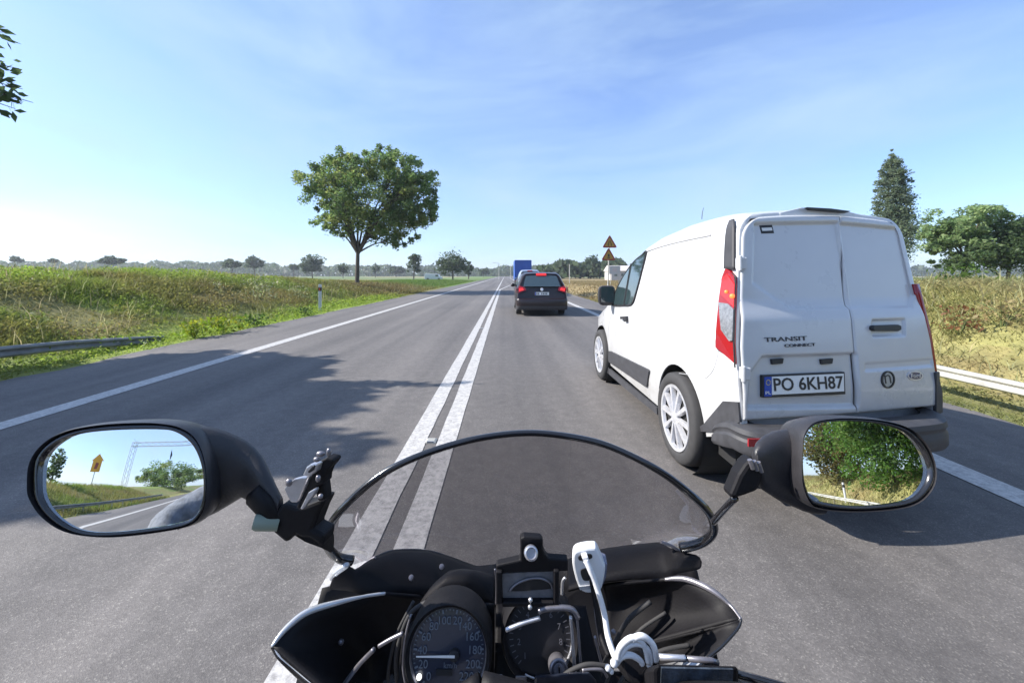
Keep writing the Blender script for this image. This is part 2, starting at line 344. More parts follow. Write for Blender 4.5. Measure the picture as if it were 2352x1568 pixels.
def zone_colour(X, Y, jit=0):
    """the colour the plants themselves have: dry slope, lush verge, dry bank on the other side"""
    n = fbm(X*.45+5, Y*.28+2, 4); n2 = fbm(X*.9+31, Y*.6+12, 3)
    a = -7.5-X
    c = mixc(mixc(OLIVE, GREEN, sstep(.42, .62, n)), BROWN, sstep(.50, .68, n2)*.65)
    c = mixc(c, BRIGHT, (1-sstep(1.0, 2.6, a+(n-.5)*3))*sstep(5, 8.5, Y)*.9)
    c = mixc(c, GREEN, sstep(4.4, 7, a)*.75*sstep(.35, .55, n))
    c = mixc(c, BRIGHT, sstep(5, 7.5, a)*sstep(.42, .6, n)*.8)
    c = mixc(c, (.16, .125, .055), sstep(24, 34, Y)*(1-sstep(2, 8, a-3))*.8*(1-sstep(48, 60, Y)))
    c = mixc(c, (.10, .17, .035), sstep(42, 56, Y)*.9)
    b = X-5.4
    d = mixc(mixc(STRAW, (.26, .255, .09), sstep(.44, .62, n)*.9), (.21, .155, .07), sstep(.52, .66, n2)*.6)
    d = mixc(d, (.15, .19, .05), (1-sstep(.8, 2.6, b))*.65*sstep(.35, .6, n2))
    d = mixc(d, (.15, .19, .05), sstep(4.2, 6, b)*.5)
    d = mixc(d, (.26, .20, .10), sstep(18, 30, Y)*.9)
    return np.where((X > 0)[..., None], d, c)
cf = gf; cx = GX.ravel()[cf].mean(1); cy = GY.ravel()[cf].mean(1)
gcol = zone_colour(cx, cy)*.95
fieldn = fbm(cx*.012+3, cy*.006, 3)
gcol = np.where((np.abs(cx) > 40)[:, None], mixc((.11, .16, .045), (.24, .20, .10), sstep(.42, .58, fieldn)), gcol)
ground = fast('ground', np.stack([GX.ravel(), GY.ravel(), GZ.ravel()], 1), gf, ground_mat(), cols=gcol, sm=True); tag(ground, kind='structure')
road = MB()
ys = [-120, -60, -20, 0, 3, 6, 10, 20, 40, 80, 160, 320, 700]
nE = 60
rows = []
edge_y = list(np.concatenate([np.arange(-60, 60, .5), np.geomspace(60, 700, 20)]))
for y in edge_y:
    jl = (vnoise(y*1.7, 3.3)-.5)*.26+(vnoise(y*5.1, 8.3)-.5)*.12; jr = (vnoise(y*1.3, 41.2)-.5)*.2+(vnoise(y*4.7, 3.1)-.5)*.1
    wid = np.interp(y, [50, 110, 700], [0, 2.6, 2.6])
    rows.append([(-7.45+jl, y, 0), (-4, y, .004), (-.7, y, .012), (3, y, .004), (5.38+jr+wid, y, 0)])
road.grid(rows); road_o = obj('road', road, M_ASPH, sm=179); tag(road_o, kind='structure')
def stripe(name, xs, w, z=.0165, wob=.012):
    """xs: list of (x, y) along the stripe's centre"""
    n = 200; yy = np.concatenate([np.arange(-40, 50, .25), np.geomspace(50, xs[-1][1], 60)]); yy = yy[(yy >= xs[0][1]) & (yy <= xs[-1][1])]
    rr = []
    for y in yy:
        c = np.interp(y, [p[1] for p in xs], [p[0] for p in xs]); j = (vnoise(y*3.1, c*7+3)-.5)*wob; k = (vnoise(y*3.7, c*5+13)-.5)*wob
        rz = lambda x: np.interp(x, [-7.45, -4, -.7, 3, 5.38], [0, .004, .012, .004, 0])+.005
        rr.append([(c-w/2+j, y, rz(c-w/2)), (c+w/2+k, y, rz(c+w/2))])
    return tag(obj(name, MB().grid(rr), M_LINE), kind='structure')
stripe('edge_line', [(-5.22, -40), (-5.22, 400)], .26)
stripe('edge_line', [(3.62, -40), (3.62, 45), (5.8, 110), (5.8, 400)], .25)
stripe('centre_line', [(-.825, -40), (-.825, 400)], .178)
stripe('centre_line', [(-.545, -40), (-.545, 42), (.9, 62), (2.6, 95), (2.6, 300)], .172)
# road studs in the gap of the double line
for k, y in enumerate((3.66, 11.4, 19, 27)):
    t = thing('road_stud', ['glinting road stud in the gap of the double line just beyond the windscreen', 'road stud in the double line roughly level with the front of the van', 'road stud in the double line just past the dark estate car',
                            'farthest small road stud of the double centre line'][k], 'road stud', (-.69, y, .012), 'studs along the double line')
    m = MB(); m.loft([[Vector((-.69+sx*w, y+sy*w, zz)) for sx, sy in ((-1, -1), (1, -1), (1, 1), (-1, 1))] for w, zz in ((.05, .008), (.05, .02), (.034, .03))]); obj('stud_base', m, M_STEEL, t)
    m = MB(); m.box((-.69, y-.043, .026), (.06, .012, .012)); obj('reflector', m, M_CLEAR, t)

# ------------------------------------------------------------------ grass
def blades(name, X, Y, h, w, lean, cols, m=M_GRASS, z0=None):
    n = len(X); Z = ground_z(X, Y) if z0 is None else z0; an = rng.random(n)*2*np.pi; la = rng.random(n)*2*np.pi
    dx, dy = np.cos(an)*w/2, np.sin(an)*w/2; lx, ly = np.cos(la)*lean*h, np.sin(la)*lean*h
    b = np.stack([X, Y, Z-.03], 1); o = np.stack([dx, dy, 0*dx], 1)
    mid = b+np.stack([lx*.3, ly*.3, h*.55], 1); tip = b+np.stack([lx, ly, h], 1)
    V = np.concatenate([b-o, b+o, mid+o*.7, tip, mid-o*.7]); i = np.arange(n)
    Fq = np.stack([i, i+n, i+2*n, i+4*n], 1); Ft = np.stack([i+4*n, i+2*n, i+3*n, i+3*n], 1)
    V2 = V; F4 = np.concatenate([Fq, Ft])
    # triangles as their own mesh faces: drop the doubled corner through 3-corner faces
    F3 = np.concatenate([np.stack([i, i+n, i+2*n], 1), np.stack([i, i+2*n, i+4*n], 1), np.stack([i+4*n, i+2*n, i+3*n], 1)])
    return tag(fast(name, V2, F3, m, cols=np.concatenate([cols]*3)), kind='stuff')
def jitter(c, a=.3): return np.clip(c*(1+(rng.random((len(c), 1))-.5)*2*a)*(1+(rng.random((len(c), 3))-.5)*.16), .008, .8)
def scatter(n, x0, x1, y0, y1, ypow=1.0):
    return x0+(x1-x0)*rng.random(n), y0+(y1-y0)*rng.random(n)**ypow
# left slope
X, Y = scatter(150000, -17, -7.5, 2.5, 38, 1.35); a = -7.5-X
X = X-.22*(rng.random(len(X))); hh = (.08+.20*sstep(1.2, 3.0, a)*sstep(.35, .68, fbm(X*.7, Y*.5)))*(.4+.9*rng.random(len(X)))
blades('verge_grass', X, Y, hh, .007+.0009*np.hypot(X, Y), 1.0, jitter(zone_colour(X, Y)))
X, Y = scatter(26000, -30, -8, 36, 110, 1.4); blades('verge_grass', X, Y, .15+.3*rng.random(len(X)), .06+0*X, .6, jitter(zone_colour(X, Y)))
X, Y = scatter(16000, -36, -16.8, 7, 60, 1.2); blades('field_grass', X, Y, .12+.3*rng.random(len(X)), .04+0*X, .6, jitter(zone_colour(X, Y)))
# tall dry seed stalks on the slope and its crest
X, Y = scatter(1200, -17, -9.5, 4, 36, 1.3); blades('seed_stalks', X, Y, .25+.35*rng.random(len(X)), .012+.0006*np.hypot(X, Y), .35, jitter(np.tile(PALE, (len(X), 1))*.8))
# right bank
X, Y = scatter(125000, 5.5, 11.8, 1.5, 30, 1.5); b = X-5.4; X = X-.1
hh = (.07+.12*sstep(1.2, 3.0, b)*sstep(.25, .68, fbm(X*.8+9, Y*.6)))*(.4+.9*rng.random(len(X)))
blades('bank_grass', X, Y, hh, .007+.0009*np.hypot(X, Y), 1.1, jitter(zone_colour(X, Y)))
X, Y = scatter(26000, 6.5, 34, 26, 110, 1.4); blades('bank_grass', X, Y, .1+.22*rng.random(len(X)), .07+0*X, .6, jitter(zone_colour(X, Y)))
X, Y = scatter(9000, 11.5, 34, 3, 30, 1.2); blades('bank_grass', X, Y, .2+.25*rng.random(len(X)), .05+0*X, .6, jitter(zone_colour(X, Y)))
X, Y = scatter(1300, 7.6, 11.6, 2, 26, 1.4); blades('seed_stalks', X, Y, .2+.3*rng.random(len(X)), .012+.0006*np.hypot(X, Y), .4, jitter(np.tile(PALE, (len(X), 1))))
# low leafy weeds in patches between the blades
def leafy(name, n, x0, x1, y0, y1, thr, hmax, seed):
    X, Y = scatter(n*4, x0, x1, y0, y1, 1.3); k = (fbm(X*1.1+seed, Y*.8+seed, 3)+.18*rng.random(len(X))) > thr; X, Y = X[k][:n], Y[k][:n]; n = len(X)
    c = np.stack([X, Y, ground_z(X, Y)+hmax*rng.random(n)**1.5], 1); e1 = rng.normal(size=(n, 3)); e1[:, 2] *= .6; e1 /= np.linalg.norm(e1, axis=1)[:, None]; e2 = np.cross(e1, rng.normal(size=(n, 3))); e2 /= np.linalg.norm(e2, axis=1)[:, None]
    s = ((.012+.0014*np.hypot(X, Y))*(.6+.8*rng.random(n)))[:, None]; i = np.arange(n)
    tag(fast(name, np.concatenate([c-e1*s, c+e2*s*.55, c+e1*s, c-e2*s*.55]), np.stack([i, i+n, i+2*n, i+3*n], 1), M_LEAF, cols=jitter(zone_colour(X, Y), .35)), kind='stuff')
leafy('slope_weeds', 34000, -16, -8.2, 3, 34, .60, .30, 3); leafy('slope_weeds', 16000, 6.9, 11.2, 2, 24, .64, .11, 7)
leafy('verge_weeds', 6000, -9.2, -7.45, 4, 30, .55, .16, 13)
# behind the motorcycle: only the mirrors show it
for x0, x1 in ((-15, -7.6), (5.5, 13)):
    X, Y = scatter(22000, x0, x1, -34, 3); blades('verge_grass', X, Y, .12+.3*rng.random(len(X)), .035+0*X, .6, jitter(zone_colour(X, Y)))

# ------------------------------------------------------------------ trees and plants
def tree(name, label, base, ells, nl, size, tones, trunk_r=.25, fork=None, group=None, limbs=8, clumps=60, cat='tree', hang=0, spread=.34, seed=0, shell=.55):
    """ells: (centre, radii) lobes of the crown in world coordinates; leaves gather in clumps near the lobes' skins"""
    g = np.random.default_rng(seed+len(label)*13)
    base = Vector(base); t = thing(name, label, cat, base, group)
    vol = np.array([r[0]*r[1]*r[2] for c, r in ells])**.8; vol /= vol.sum()
    C, Rr = [], []
    for k in range(clumps):
        c, r = ells[g.choice(len(ells), p=vol)]
        d = g.normal(size=3); d /= np.linalg.norm(d); q = shell+(1-shell)*g.random()**.6
        C.append(np.array(c)+d*q*np.array(r)); Rr.append(min(r)*spread*(.6+.8*g.random()))
    C = np.array(C); Rr = np.array(Rr)
    k = g.choice(clumps, nl); d = g.normal(size=(nl, 3)); d /= np.linalg.norm(d, axis=1)[:, None]
    ctr = C[k]+d*(Rr[k]*g.random(nl)**.45)[:, None]*np.array([1.15, 1.15, .8]); ctr[:, 2] -= hang*g.random(nl)**2
    e1 = g.normal(size=(nl, 3)); e1[:, 2] *= .6; e1 /= np.linalg.norm(e1, axis=1)[:, None]
    e2 = np.cross(e1, g.normal(size=(nl, 3))); e2 /= np.linalg.norm(e2, axis=1)[:, None]
    s = (size*(.55+.9*g.random(nl)))[:, None]
    V = np.concatenate([ctr-e1*s, ctr+e2*s*.5+e1*s*.1, ctr+e1*s, ctr-e2*s*.5+e1*s*.1]); i = np.arange(nl)
    Fc = np.stack([i, i+nl, i+2*nl, i+3*nl], 1)
    tt = np.array(tones); pick = tt[(g.random(clumps)*len(tt)).astype(int)][k]
    col = pick*(.7+.6*g.random((nl, 1)))*(1+.15*(g.random((nl, 3))-.5))
    fast('crown', V, Fc, M_LEAF, t, tuple(base), cols=col)
    if trunk_r:
        m = MB(); top = Vector(fork) if fork else base+(Vector(C.mean(0))-base)*.55
        w = [base-Vector((0, 0, .25)), base.lerp(top, .12), base.lerp(top, .5)+Vector((g.normal()*.05, 0, 0))*trunk_r*4, top]
        m.tube(catmull(w, 9), [trunk_r*1.35, trunk_r*1.08]+[trunk_r*(1-.04*q) for q in range(7)], 10)
        for q in np.argsort(g.random(clumps))[:limbs]:
            e = Vector(C[q]); st = base.lerp(top, .82+.18*g.random()); mid = st.lerp(e, .5)+Vector((0, 0, (e-st).length*.12))
            pts = catmull([st, mid, e], 8); m.tube(pts, [trunk_r*.5*(1-.85*u/7) for u in range(8)], 6)
            for _ in range(2):
                e2_ = e+Vector(g.normal(size=3))*(e-st).length*.07; m.tube(catmull([pts[4], pts[4].lerp(e2_, .55)+Vector((0, 0, .15)), e2_], 5), [trunk_r*.2, trunk_r*.16, trunk_r*.12, trunk_r*.08, trunk_r*.03], 5)
        obj('trunk', m, M_BARK, t, sm=60)
    return t
def pe(x, y, rx, ry, Y, depth=None):
    """crown lobe from picture measures at distance Y"""
    k = Y/F; return (tuple(P(x, y, Y)), (rx*k, depth or rx*k*.85, ry*k))
T_OAK = [(.18, .265, .08), (.145, .23, .07), (.235, .285, .09), (.12, .19, .07)]
T_DARK = [(.09, .14, .055), (.11, .165, .06), (.07, .11, .045)]
T_PALE = [(.29, .39, .17), (.23, .32, .13), (.16, .24, .095)]
T_BLUE = [(.07, .10, .05), (.085, .115, .06), (.06, .09, .045)]
tb = P(820, 645, 35); tb.z = float(ground_z(tb.x, tb.y))
tree('roadside_tree', 'broad round-crowned tree standing alone on the grassy verge left of the road', tb,
     [pe(856, 455, 130, 95, 35, 4.8), pe(866, 385, 105, 50, 35, 3.8), pe(756, 425, 62, 62, 35, 3.4), pe(961, 440, 52, 80, 35, 3.4), pe(916, 515, 75, 50, 35, 3.2), pe(776, 500, 55, 38, 35, 3), pe(986, 490, 30, 35, 35, 2.4)],
     50000, .12, T_OAK, .20, P(822, 572, 35), limbs=26, clumps=520, hang=.35, spread=.20, shell=.3)
# the tree whose shade lies across the road; only a branch tip reaches into the picture
lb = Vector((-13.6, 5.6, 0)); lb.z = float(ground_z(lb.x, lb.y))
ot = tree('overhanging_tree', 'dark leafy branch tip of a tree reaching into the sky at the picture edge', lb,
     [((-12.9, 4.9, 5.2), (2.9, 2.4, 1.7)),  ((-12.6, 6.3, 5.6), (1.9, 1.3, 1.2)), ((-10.5, 4.2, 5.0), (2.3, 1.0, 1.2)), ((-13.6, 4.6, 7.0), (1.8, 1.6, 1.1))],
     30000, .19, T_DARK, .24, (-13.3, 5.3, 3.2), limbs=14, clumps=190, hang=.2, spread=.42, shell=.3)
g_ = np.random.default_rng(5); bmb = MB(); lv = []
for tip in ((76, 236), (44, 158), (35, 250), (14, 75), (52, 205), (40, 228), (20, 185)):
    e_ = P(tip[0], tip[1], 5.7); s_ = Vector((-11.2, 5.6, 4.8)); w_ = catmull([s_, s_.lerp(e_, .55)+Vector((0, 0, .2)), e_], 14); bmb.tube(w_, [.03-.002*q for q in range(14)], 6)
    for q in range(46): u_ = .62+.38*g_.random(); p_ = w_[int(u_*13)]; lv.append(np.array(p_)+g_.normal(size=3)*np.array([.08, .08, .09]))
obj('branch', bmb, M_BARK, ot, sm=60)
lv = np.array(lv); n_ = len(lv); e1 = g_.normal(size=(n_, 3)); e1 /= np.linalg.norm(e1, axis=1)[:, None]; e2 = np.cross(e1, g_.normal(size=(n_, 3))); e2 /= np.linalg.norm(e2, axis=1)[:, None]
s_ = .075*(.6+.7*g_.random((n_, 1))); i_ = np.arange(n_)
fast('leaves', np.concatenate([lv-e1*s_, lv+e2*s_*.5, lv+e1*s_, lv-e2*s_*.5]), np.stack([i_, i_+n_, i_+2*n_, i_+3*n_], 1), M_LEAF, ot, tuple(lb), cols=np.array(T_DARK)[g_.integers(0, 3, n_)]*.8)
# right side
pb = P(2050, 600, 46); pb.z = .3
tree('poplar', 'tall slim dark poplar rising behind the roof of the white van', pb,
     [pe(2050, 440, 20, 85, 46, 1.3), pe(2028, 470, 15, 75, 46, 1.1), pe(2074, 478, 17, 90, 46, 1.1), pe(2050, 540, 40, 70, 46, 2.0), pe(2050, 385, 12, 40, 46, .7), pe(2050, 362, 6, 22, 46, .35), pe(2050, 400, 16, 40, 46, .9), pe(2024, 405, 6, 26, 46, .4), pe(2073, 408, 7, 32, 46, .4)],
     28000, .12, [(.15, .195, .12), (.185, .23, .13), (.12, .165, .10)], .3, P(2050, 470, 46), limbs=5, clumps=420, spread=.55, shell=.25)
bb = P(2215, 610, 28); bb.z = .5
tree('pale_tree', 'pale green open-crowned tree on the bank right of the poplar', bb,
     [pe(2210, 510, 62, 38, 28, 2), pe(2160, 545, 32, 32, 28, 1.2), pe(2255, 515, 48, 40, 28, 1.6), pe(2200, 560, 50, 34, 28, 1.4)], 14000, .105, T_PALE, .16, P(2215, 585, 28), limbs=14, clumps=130, spread=.33)
bb = P(2310, 610, 27); bb.z = .5
tree('dark_shrub', 'dense dark green shrub at the right edge behind the grass bank', bb,
     [pe(2310, 565, 55, 52, 27, 2), pe(2360, 545, 50, 55, 27, 2), pe(2250, 590, 55, 30, 27, 1.8), pe(2400, 560, 60, 60, 27, 2), pe(2180, 602, 40, 14, 27, 1.2)], 18000, .10, T_DARK, .12, None, limbs=5, clumps=160, cat='shrub', spread=.5, shell=.35)
# far trees, one by one (x, top, width, base, distance, tone)
far = [(38, 588, 26, 602, 210, 'low dark tree peeking over the bank near the picture edge'), (122, 594, 20, 603, 220, 'tiny tree top just showing over the grassy bank crest'), (255, 590, 60, 606, 190, 'wide rounded clump just above the greenest bank crest'),
       (532, 597, 44, 616, 200, 'flat-topped clump left of the paired small far trees'), (585, 590, 40, 617, 210, 'small dome-shaped far tree over the middle of the left field'), (675, 604, 20, 622, 230, 'tiny far bush beside the tallest far dome tree'),
       (718, 585, 52, 627, 180, 'tall pale blue-green domed far tree left of the big roadside tree'), (788, 604, 24, 629, 200, 'small dark far tree close to the big tree trunk'), (862, 606, 18, 626, 250, 'thin far tree just right of the big trunk'),
       (950, 580, 34, 628, 140, 'slender upright far tree beyond the brown verge'), (1040, 577, 74, 634, 120, 'dense rounded dark far tree beside the white van in the field'), (1076, 600, 22, 632, 150, 'small far tree hugging the dense rounded one'),
       (910, 612, 40, 628, 300, 'long low far hedge right of the big trunk'), (1110, 616, 30, 632, 320, 'low far clump where the left edge line vanishes'),
       (1357, 584, 34, 632, 170, 'taller round tree rising out of the far hedge left of the triangle signs')]
for k, (x, top, w, base, Y, lab) in enumerate(far):
    kx = Y/F; b0 = P(x, base, Y); b0.z = 0
    hp = base-top; lob = [pe(x, top+hp*.45, w*.42, hp*.45, Y), pe(x-w*.22, top+hp*.6, w*.28, hp*.36, Y), pe(x+w*.24, top+hp*.58, w*.27, hp*.38, Y)]
    tree('far_tree', lab, b0, lob, 3200 if w > 50 else (1500 if w > 30 else 600), .42*Y/150, T_BLUE, .25, None, 'trees along the far horizon', limbs=3, clumps=70 if w > 50 else 40, spread=.55, shell=.25, seed=k)
def mass(name, x0, x1, top, base, Y, n, size, tones, seed):
    g = np.random.default_rng(seed); xs = x0+(x1-x0)*g.random(n); prof = top+(base-top)*.55*(1-np.abs(vnoise(xs*.045, seed*1.7)))**1.2
    ysn = prof+(base-prof)*g.random(n)**1.2; d = Y*(1+.05*g.normal(size=n)); k = d/F
    ctr = np.stack([(xs-VX)*k, d, H-(ysn-VY)*k], 1); e1 = g.normal(size=(n, 3)); e1 /= np.linalg.norm(e1, axis=1)[:, None]; e2 = np.cross(e1, g.normal(size=(n, 3))); e2 /= np.linalg.norm(e2, axis=1)[:, None]
    s = size*(.5+g.random((n, 1))); V = np.concatenate([ctr-e1*s, ctr+e2*s*.6, ctr+e1*s, ctr-e2*s*.6]); i = np.arange(n)
    tt = np.array(tones)[(g.random(n)*len(tones)).astype(int)]*(.75+.5*g.random((n, 1)))
    return tag(fast(name, V, np.stack([i, i+n, i+2*n, i+3*n], 1), M_LEAF, cols=tt), kind='stuff')
mass('far_woods', 1236, 1460, 596, 634, 180, 5200, 1.3, T_BLUE, 3)
mass('far_woods', -700, 640, 597, 622, 430, 9000, 1.9, T_BLUE, 9)
mass('far_woods', -700, 1240, 606, 636, 520, 14000, 2.6, T_BLUE, 5)
mass('far_woods', 1180, 2900, 606, 638, 560, 11000, 2.8, T_BLUE, 8)
# weeds along the left verge and slope
def weed(label, x, y, Yd, hgt, wid, n, size, tones, cat='plant'):
    b0 = P(x, y, Yd); b0.z = float(ground_z(b0.x, b0.y)); g = np.random.default_rng(int(x*7+y))
    t = thing('weed_plant', label, cat, b0, 'weeds on the verges')
    m = MB()
    for _ in range(6):
        m.tube([b0-Vector((0, 0, .05)), b0+Vector((g.normal()*wid*.25, g.normal()*wid*.25, hgt*.5)), b0+Vector((g.normal()*wid*.5, g.normal()*wid*.5, hgt*(.8+.3*g.random())))], [.008, .006, .003], 5)
    obj('stem', m, mat('stem_green', (.10, .13, .04), .8), t)
    ctr = np.array(b0)+np.stack([g.normal(size=n)*wid*.4, g.normal(size=n)*wid*.4, hgt*(.15+.9*g.random(n))], 1)
    e1 = g.normal(size=(n, 3)); e1 /= np.linalg.norm(e1, axis=1)[:, None]; e2 = np.cross(e1, g.normal(size=(n, 3))); e2 /= np.linalg.norm(e2, axis=1)[:, None]
    s = size*(.5+g.random((n, 1))); V = np.concatenate([ctr-e1*s, ctr+e2*s*.5, ctr+e1*s, ctr-e2*s*.5]); i = np.arange(n)
    fast('leaves', V, np.stack([i, i+n, i+2*n, i+3*n], 1), M_LEAF, t, tuple(b0), cols=np.array(tones)[(g.random(n)*len(tones)).astype(int)]*(.7+.6*g.random((n, 1))))
T_W = [(.30, .33, .16), (.22, .27, .10), (.36, .36, .22)]; T_Y = [(.20, .25, .02), (.14, .22, .02), (.26, .27, .03)]; T_G = [(.07, .13, .025), (.10, .17, .03), (.05, .09, .02)]
for args in [('pale grey-green flowering weed clump on the slope above the bright verge', 600, 712, 17.5, .95, .8, 240, .055, T_W), ('pale tuft on the slope left of the white marker post', 685, 690, 20, .7, .7, 160, .05, T_W),
             ('single pale flowering stalk high on the left slope', 497, 680, 16, .5, .25, 60, .05, T_W),
             ('yellow-green leafy weed spilling over the asphalt edge, nearest to camera', 445, 770, 9.8, .42, .35, 170, .05, T_Y), ('broad yellow-leaved weed at the asphalt edge in the sunlit verge', 510, 762, 10.6, .42, .6, 240, .055, T_Y),
             ('dark leafy weed on the asphalt edge beyond the yellow weed', 585, 745, 12, .35, .5, 160, .05, T_G), ('small green weed at the asphalt edge below the marker post', 700, 720, 15, .3, .5, 130, .05, T_G),
             ('green weed tuft growing under the sunken end of the guardrail', 235, 800, 8.4, .3, .5, 150, .045, T_G),
             ('dark green bush patch low on the sunny right bank', 2215, 700, 9.2, .5, .55, 200, .05, T_G), ('reddish dry dock plant in the middle of the right bank', 2205, 800, 7.3, .5, .4, 130, .04, [(.20, .09, .04), (.26, .14, .06)]),
             ('dry straw tussock on the right bank near the guardrail', 2300, 790, 6.9, .45, .5, 170, .04, [(.34, .28, .13), (.26, .2, .09)])]:
    weed(*args)
# ------------------------------------------------------------------ guardrails, posts, signs
def guardrail(label, X, y0, y1, ztop, hgt, face, step=2.0, m_=None):
    """steel W-beam on posts along the road; ztop(y) = height of its upper edge; face = -1/+1 side turned to the road"""
    t = thing('guardrail', label, 'guardrail', (X, (y0+y1)/2, 0))
    prof = [(0, 0), (.035, .06), (.05, .16), (.05, .26), (.012, .40), (.0, .5), (.012, .6), (.05, .74), (.05, .84), (.035, .94), (0, 1)]
    back = [(a-.012, b) for a, b in prof][::-1]
    rings = []
    for y in np.arange(y0, y1+.01, .5):
        zt = ztop(y); rings.append([Vector((X+face*a, y, zt-hgt*(1-b))) for a, b in prof+back])
    obj('beam', MB().loft(rings), m_ or M_STEEL, t, sm=40)
    for y in np.arange(y0+.4, y1-.3, step):
        zt = ztop(y)-.02; g = float(ground_z(X, y)); xx = X-face*.085
        m = MB(); m.box((xx, y-.03, (zt+g-.2)/2), (.09, .008, zt-g+.2)); m.box((xx-.04, y, (zt+g-.2)/2), (.008, .05, zt-g+.2)); m.box((xx+.04, y, (zt+g-.2)/2), (.008, .05, zt-g+.2))
        p = obj('post', m, M_STEEL, t)
        b = MB(); b.box((X-face*.02, y, zt-hgt*.5), (.05, .05, hgt*.35)); obj('spacer', b, M_STEEL, p)
    for y in np.arange(y0+2.4, y1-.3, 4.0):
        b = MB(); b.lathe([(0, .012), (.013, .010), (.016, 0)], (X+face*.012, y, ztop(y)-hgt*.5), (face, 0, 0), 8); obj('bolt', b, M_STEEL, t)
    return t
M_RAILDARK = mat('weathered_shaded_steel', (.20, .20, .19), .6, metal=.2, noise=(4, .3))  # weathered steel, darkened further to carry the rail's shade in its colour
guardrail('low steel guardrail sinking into the verge left of the road', -8.3, -32, 9.6, lambda y: float(np.interp(y, [-32, 5.2, 7.4, 9.4, 9.7], [.52, .47, .33, .12, .06])), .19, 1, m_=M_RAILDARK)
guardrail('pale steel guardrail along the dry bank right of the white van', 6.5, -32, 21, lambda y: .215, .17, -1)
def marker_post(label, x, y, Y):
    b = P(x, 690, Y); b.z = float(ground_z(b.x, b.y)); zt = P(x, y, Y).z
    t = thing('marker_post', label, 'marker post', b)
    m = MB(); m.loft([[Vector((b.x+sx*w, b.y+sy*.035, z)) for sx, sy in ((-1, -1), (1, -1), (1, 1), (-1, 1))] for w, z in ((.06, b.z-.2), (.06, zt-.05), (.045, zt))]); obj('body', m, M_WHITE, t, bevel=.01)
    m = MB(); m.box((b.x, b.y, zt-.21), (.128, .078, .16)); f = obj('band', m, M_INK, t)
    m = MB(); m.box((b.x, b.y-.042, zt-.21), (.05, .008, .12)); obj('reflector', m, mat('reflector_red', (.5, .06, .03), .3), f)
marker_post('white roadside marker post with dark band standing in the left verge', 735, 653, 17.2)
M_SIGNY = mat('sign_yellow', (.36, .20, .03), .5); M_SIGNR = mat('sign_red', (.24, .03, .028), .5); M_SIGNB = mat('sign_back', (.28, .28, .29), .5, metal=.4)
def tri_sign(name, label, cx, cy, s, Y, pict):
    """warning triangle: red rim, yellow field, black pictogram"""
    c = P(cx, cy, Y); t = thing(name, label, 'road sign', c, 'warning signs on the roadside pole')
    def tri(r, y): return [Vector((c.x+r*math.cos(a), y, c.z+r*math.sin(a))) for a in (R(90), R(210), R(330))]
    def rnd(r, y, k=.14):
        T = tri(r, y); o = []
        for i in range(3):
            a, b, d = T[i-1], T[i], T[(i+1) % 3]
            for u in range(4):
                q = u/3; p0 = b.lerp(a, k); p1 = b.lerp(d, k); o.append((p0.lerp(b, q)).lerp(b.lerp(p1, q), q))
        return o
    obj('plate', MB().prism(rnd(s, Y+.02), (0, .03, 0)), M_SIGNB, t); obj('border', MB().prism(rnd(s, Y), (0, .018, 0)), M_SIGNR, t)
    f = obj('field', MB().prism(rnd(s*.70, Y-.006), (0, .005, 0)), M_SIGNY, t)
    m = MB()
    for poly in pict: m.prism([Vector((c.x+px*s, Y-.012, c.z+pz*s)) for px, pz in poly], (0, .005, 0))
    obj('pictogram', m, M_INK, f); return t
SY = 28.0
pole_b = P(1395.5, 650, SY); pole_b.z = float(ground_z(pole_b.x, SY))
t = thing('sign_pole', 'slim grey pole carrying both triangular warning signs', 'pole', pole_b)
ptop = P(1400, 541, SY+.09); obj('pole', MB().tube([pole_b-Vector((0, -.09, .3)), ptop], .045, 10), M_STEEL, t, sm=60)
m = MB(); m.lathe([(0, .03), (.05, .02), (.05, -.02)], ptop, (0, 0, 1), 10); obj('cap', m, M_STEEL, t)
tri_sign('warning_sign', 'upper triangular warning sign with narrowing-road pictogram on the slim pole', 1400.5, 559, .62, SY, [[(-.22, -.3), (-.13, -.3), (-.13, -.05), (-.05, .1), (-.05, .32), (-.12, .32), (-.12, .12), (-.22, -.05)], [(.22, -.3), (.22, -.05), (.12, .12), (.12, .32), (.05, .32), (.05, .1), (.13, -.05), (.13, -.3)]])
tri_sign('warning_sign', 'lower triangular warning sign directly below the narrowing-road sign', 1398, 588, .61, SY, [[(-.16, -.26), (.16, -.26), (.16, -.16), (-.16, -.16)], [(-.1, -.1), (.1, -.1), (.1, .22), (-.1, .22)]])
# board sign and sheds right of the pole
c = P(1412, 620, 46); t = thing('board_sign', 'white notice board in the field just right of the sign pole', 'sign', (c.x, c.y, float(ground_z(c.x, c.y))))
obj('board', MB().box(c, (1.3, .05, .95)), mat('board_grey', (.42, .42, .42), .6), t)
m = MB(); m.box((c.x, c.y-.03, c.z+.02), (.5, .012, .4)); obj('print', m, mat('sign_print', (.45, .40, .40), .5), t)
for s in (-.5, .5): obj('leg', MB().tube([(c.x+s, c.y+.05, -.2), (c.x+s, c.y+.05, c.z+.4)], .04, 8), M_STEEL, t)
c = P(1440, 612, 120)
t = thing('farm_shed', 'long pale-roofed shed showing beside the windscreen pillar of the van', 'shed', (c.x, c.y, 0))
w0, w1 = P(1404, 612, 120).x, P(1490, 612, 120).x
obj('wall', MB().box(((w0+w1)/2, 124, 1.5), (w1-w0, 8, 3)), mat('shed_wall', (.42, .40, .38), .8), t)
m = MB(); m.prism([Vector((w0-.3, 119.5, 2.9)), Vector((w0-.3, 124, 4.6)), Vector((w0-.3, 128.5, 2.9))], (w1-w0+.6, 0, 0)); obj('roof', m, mat('shed_roof', (.55, .50, .48), .6), t)
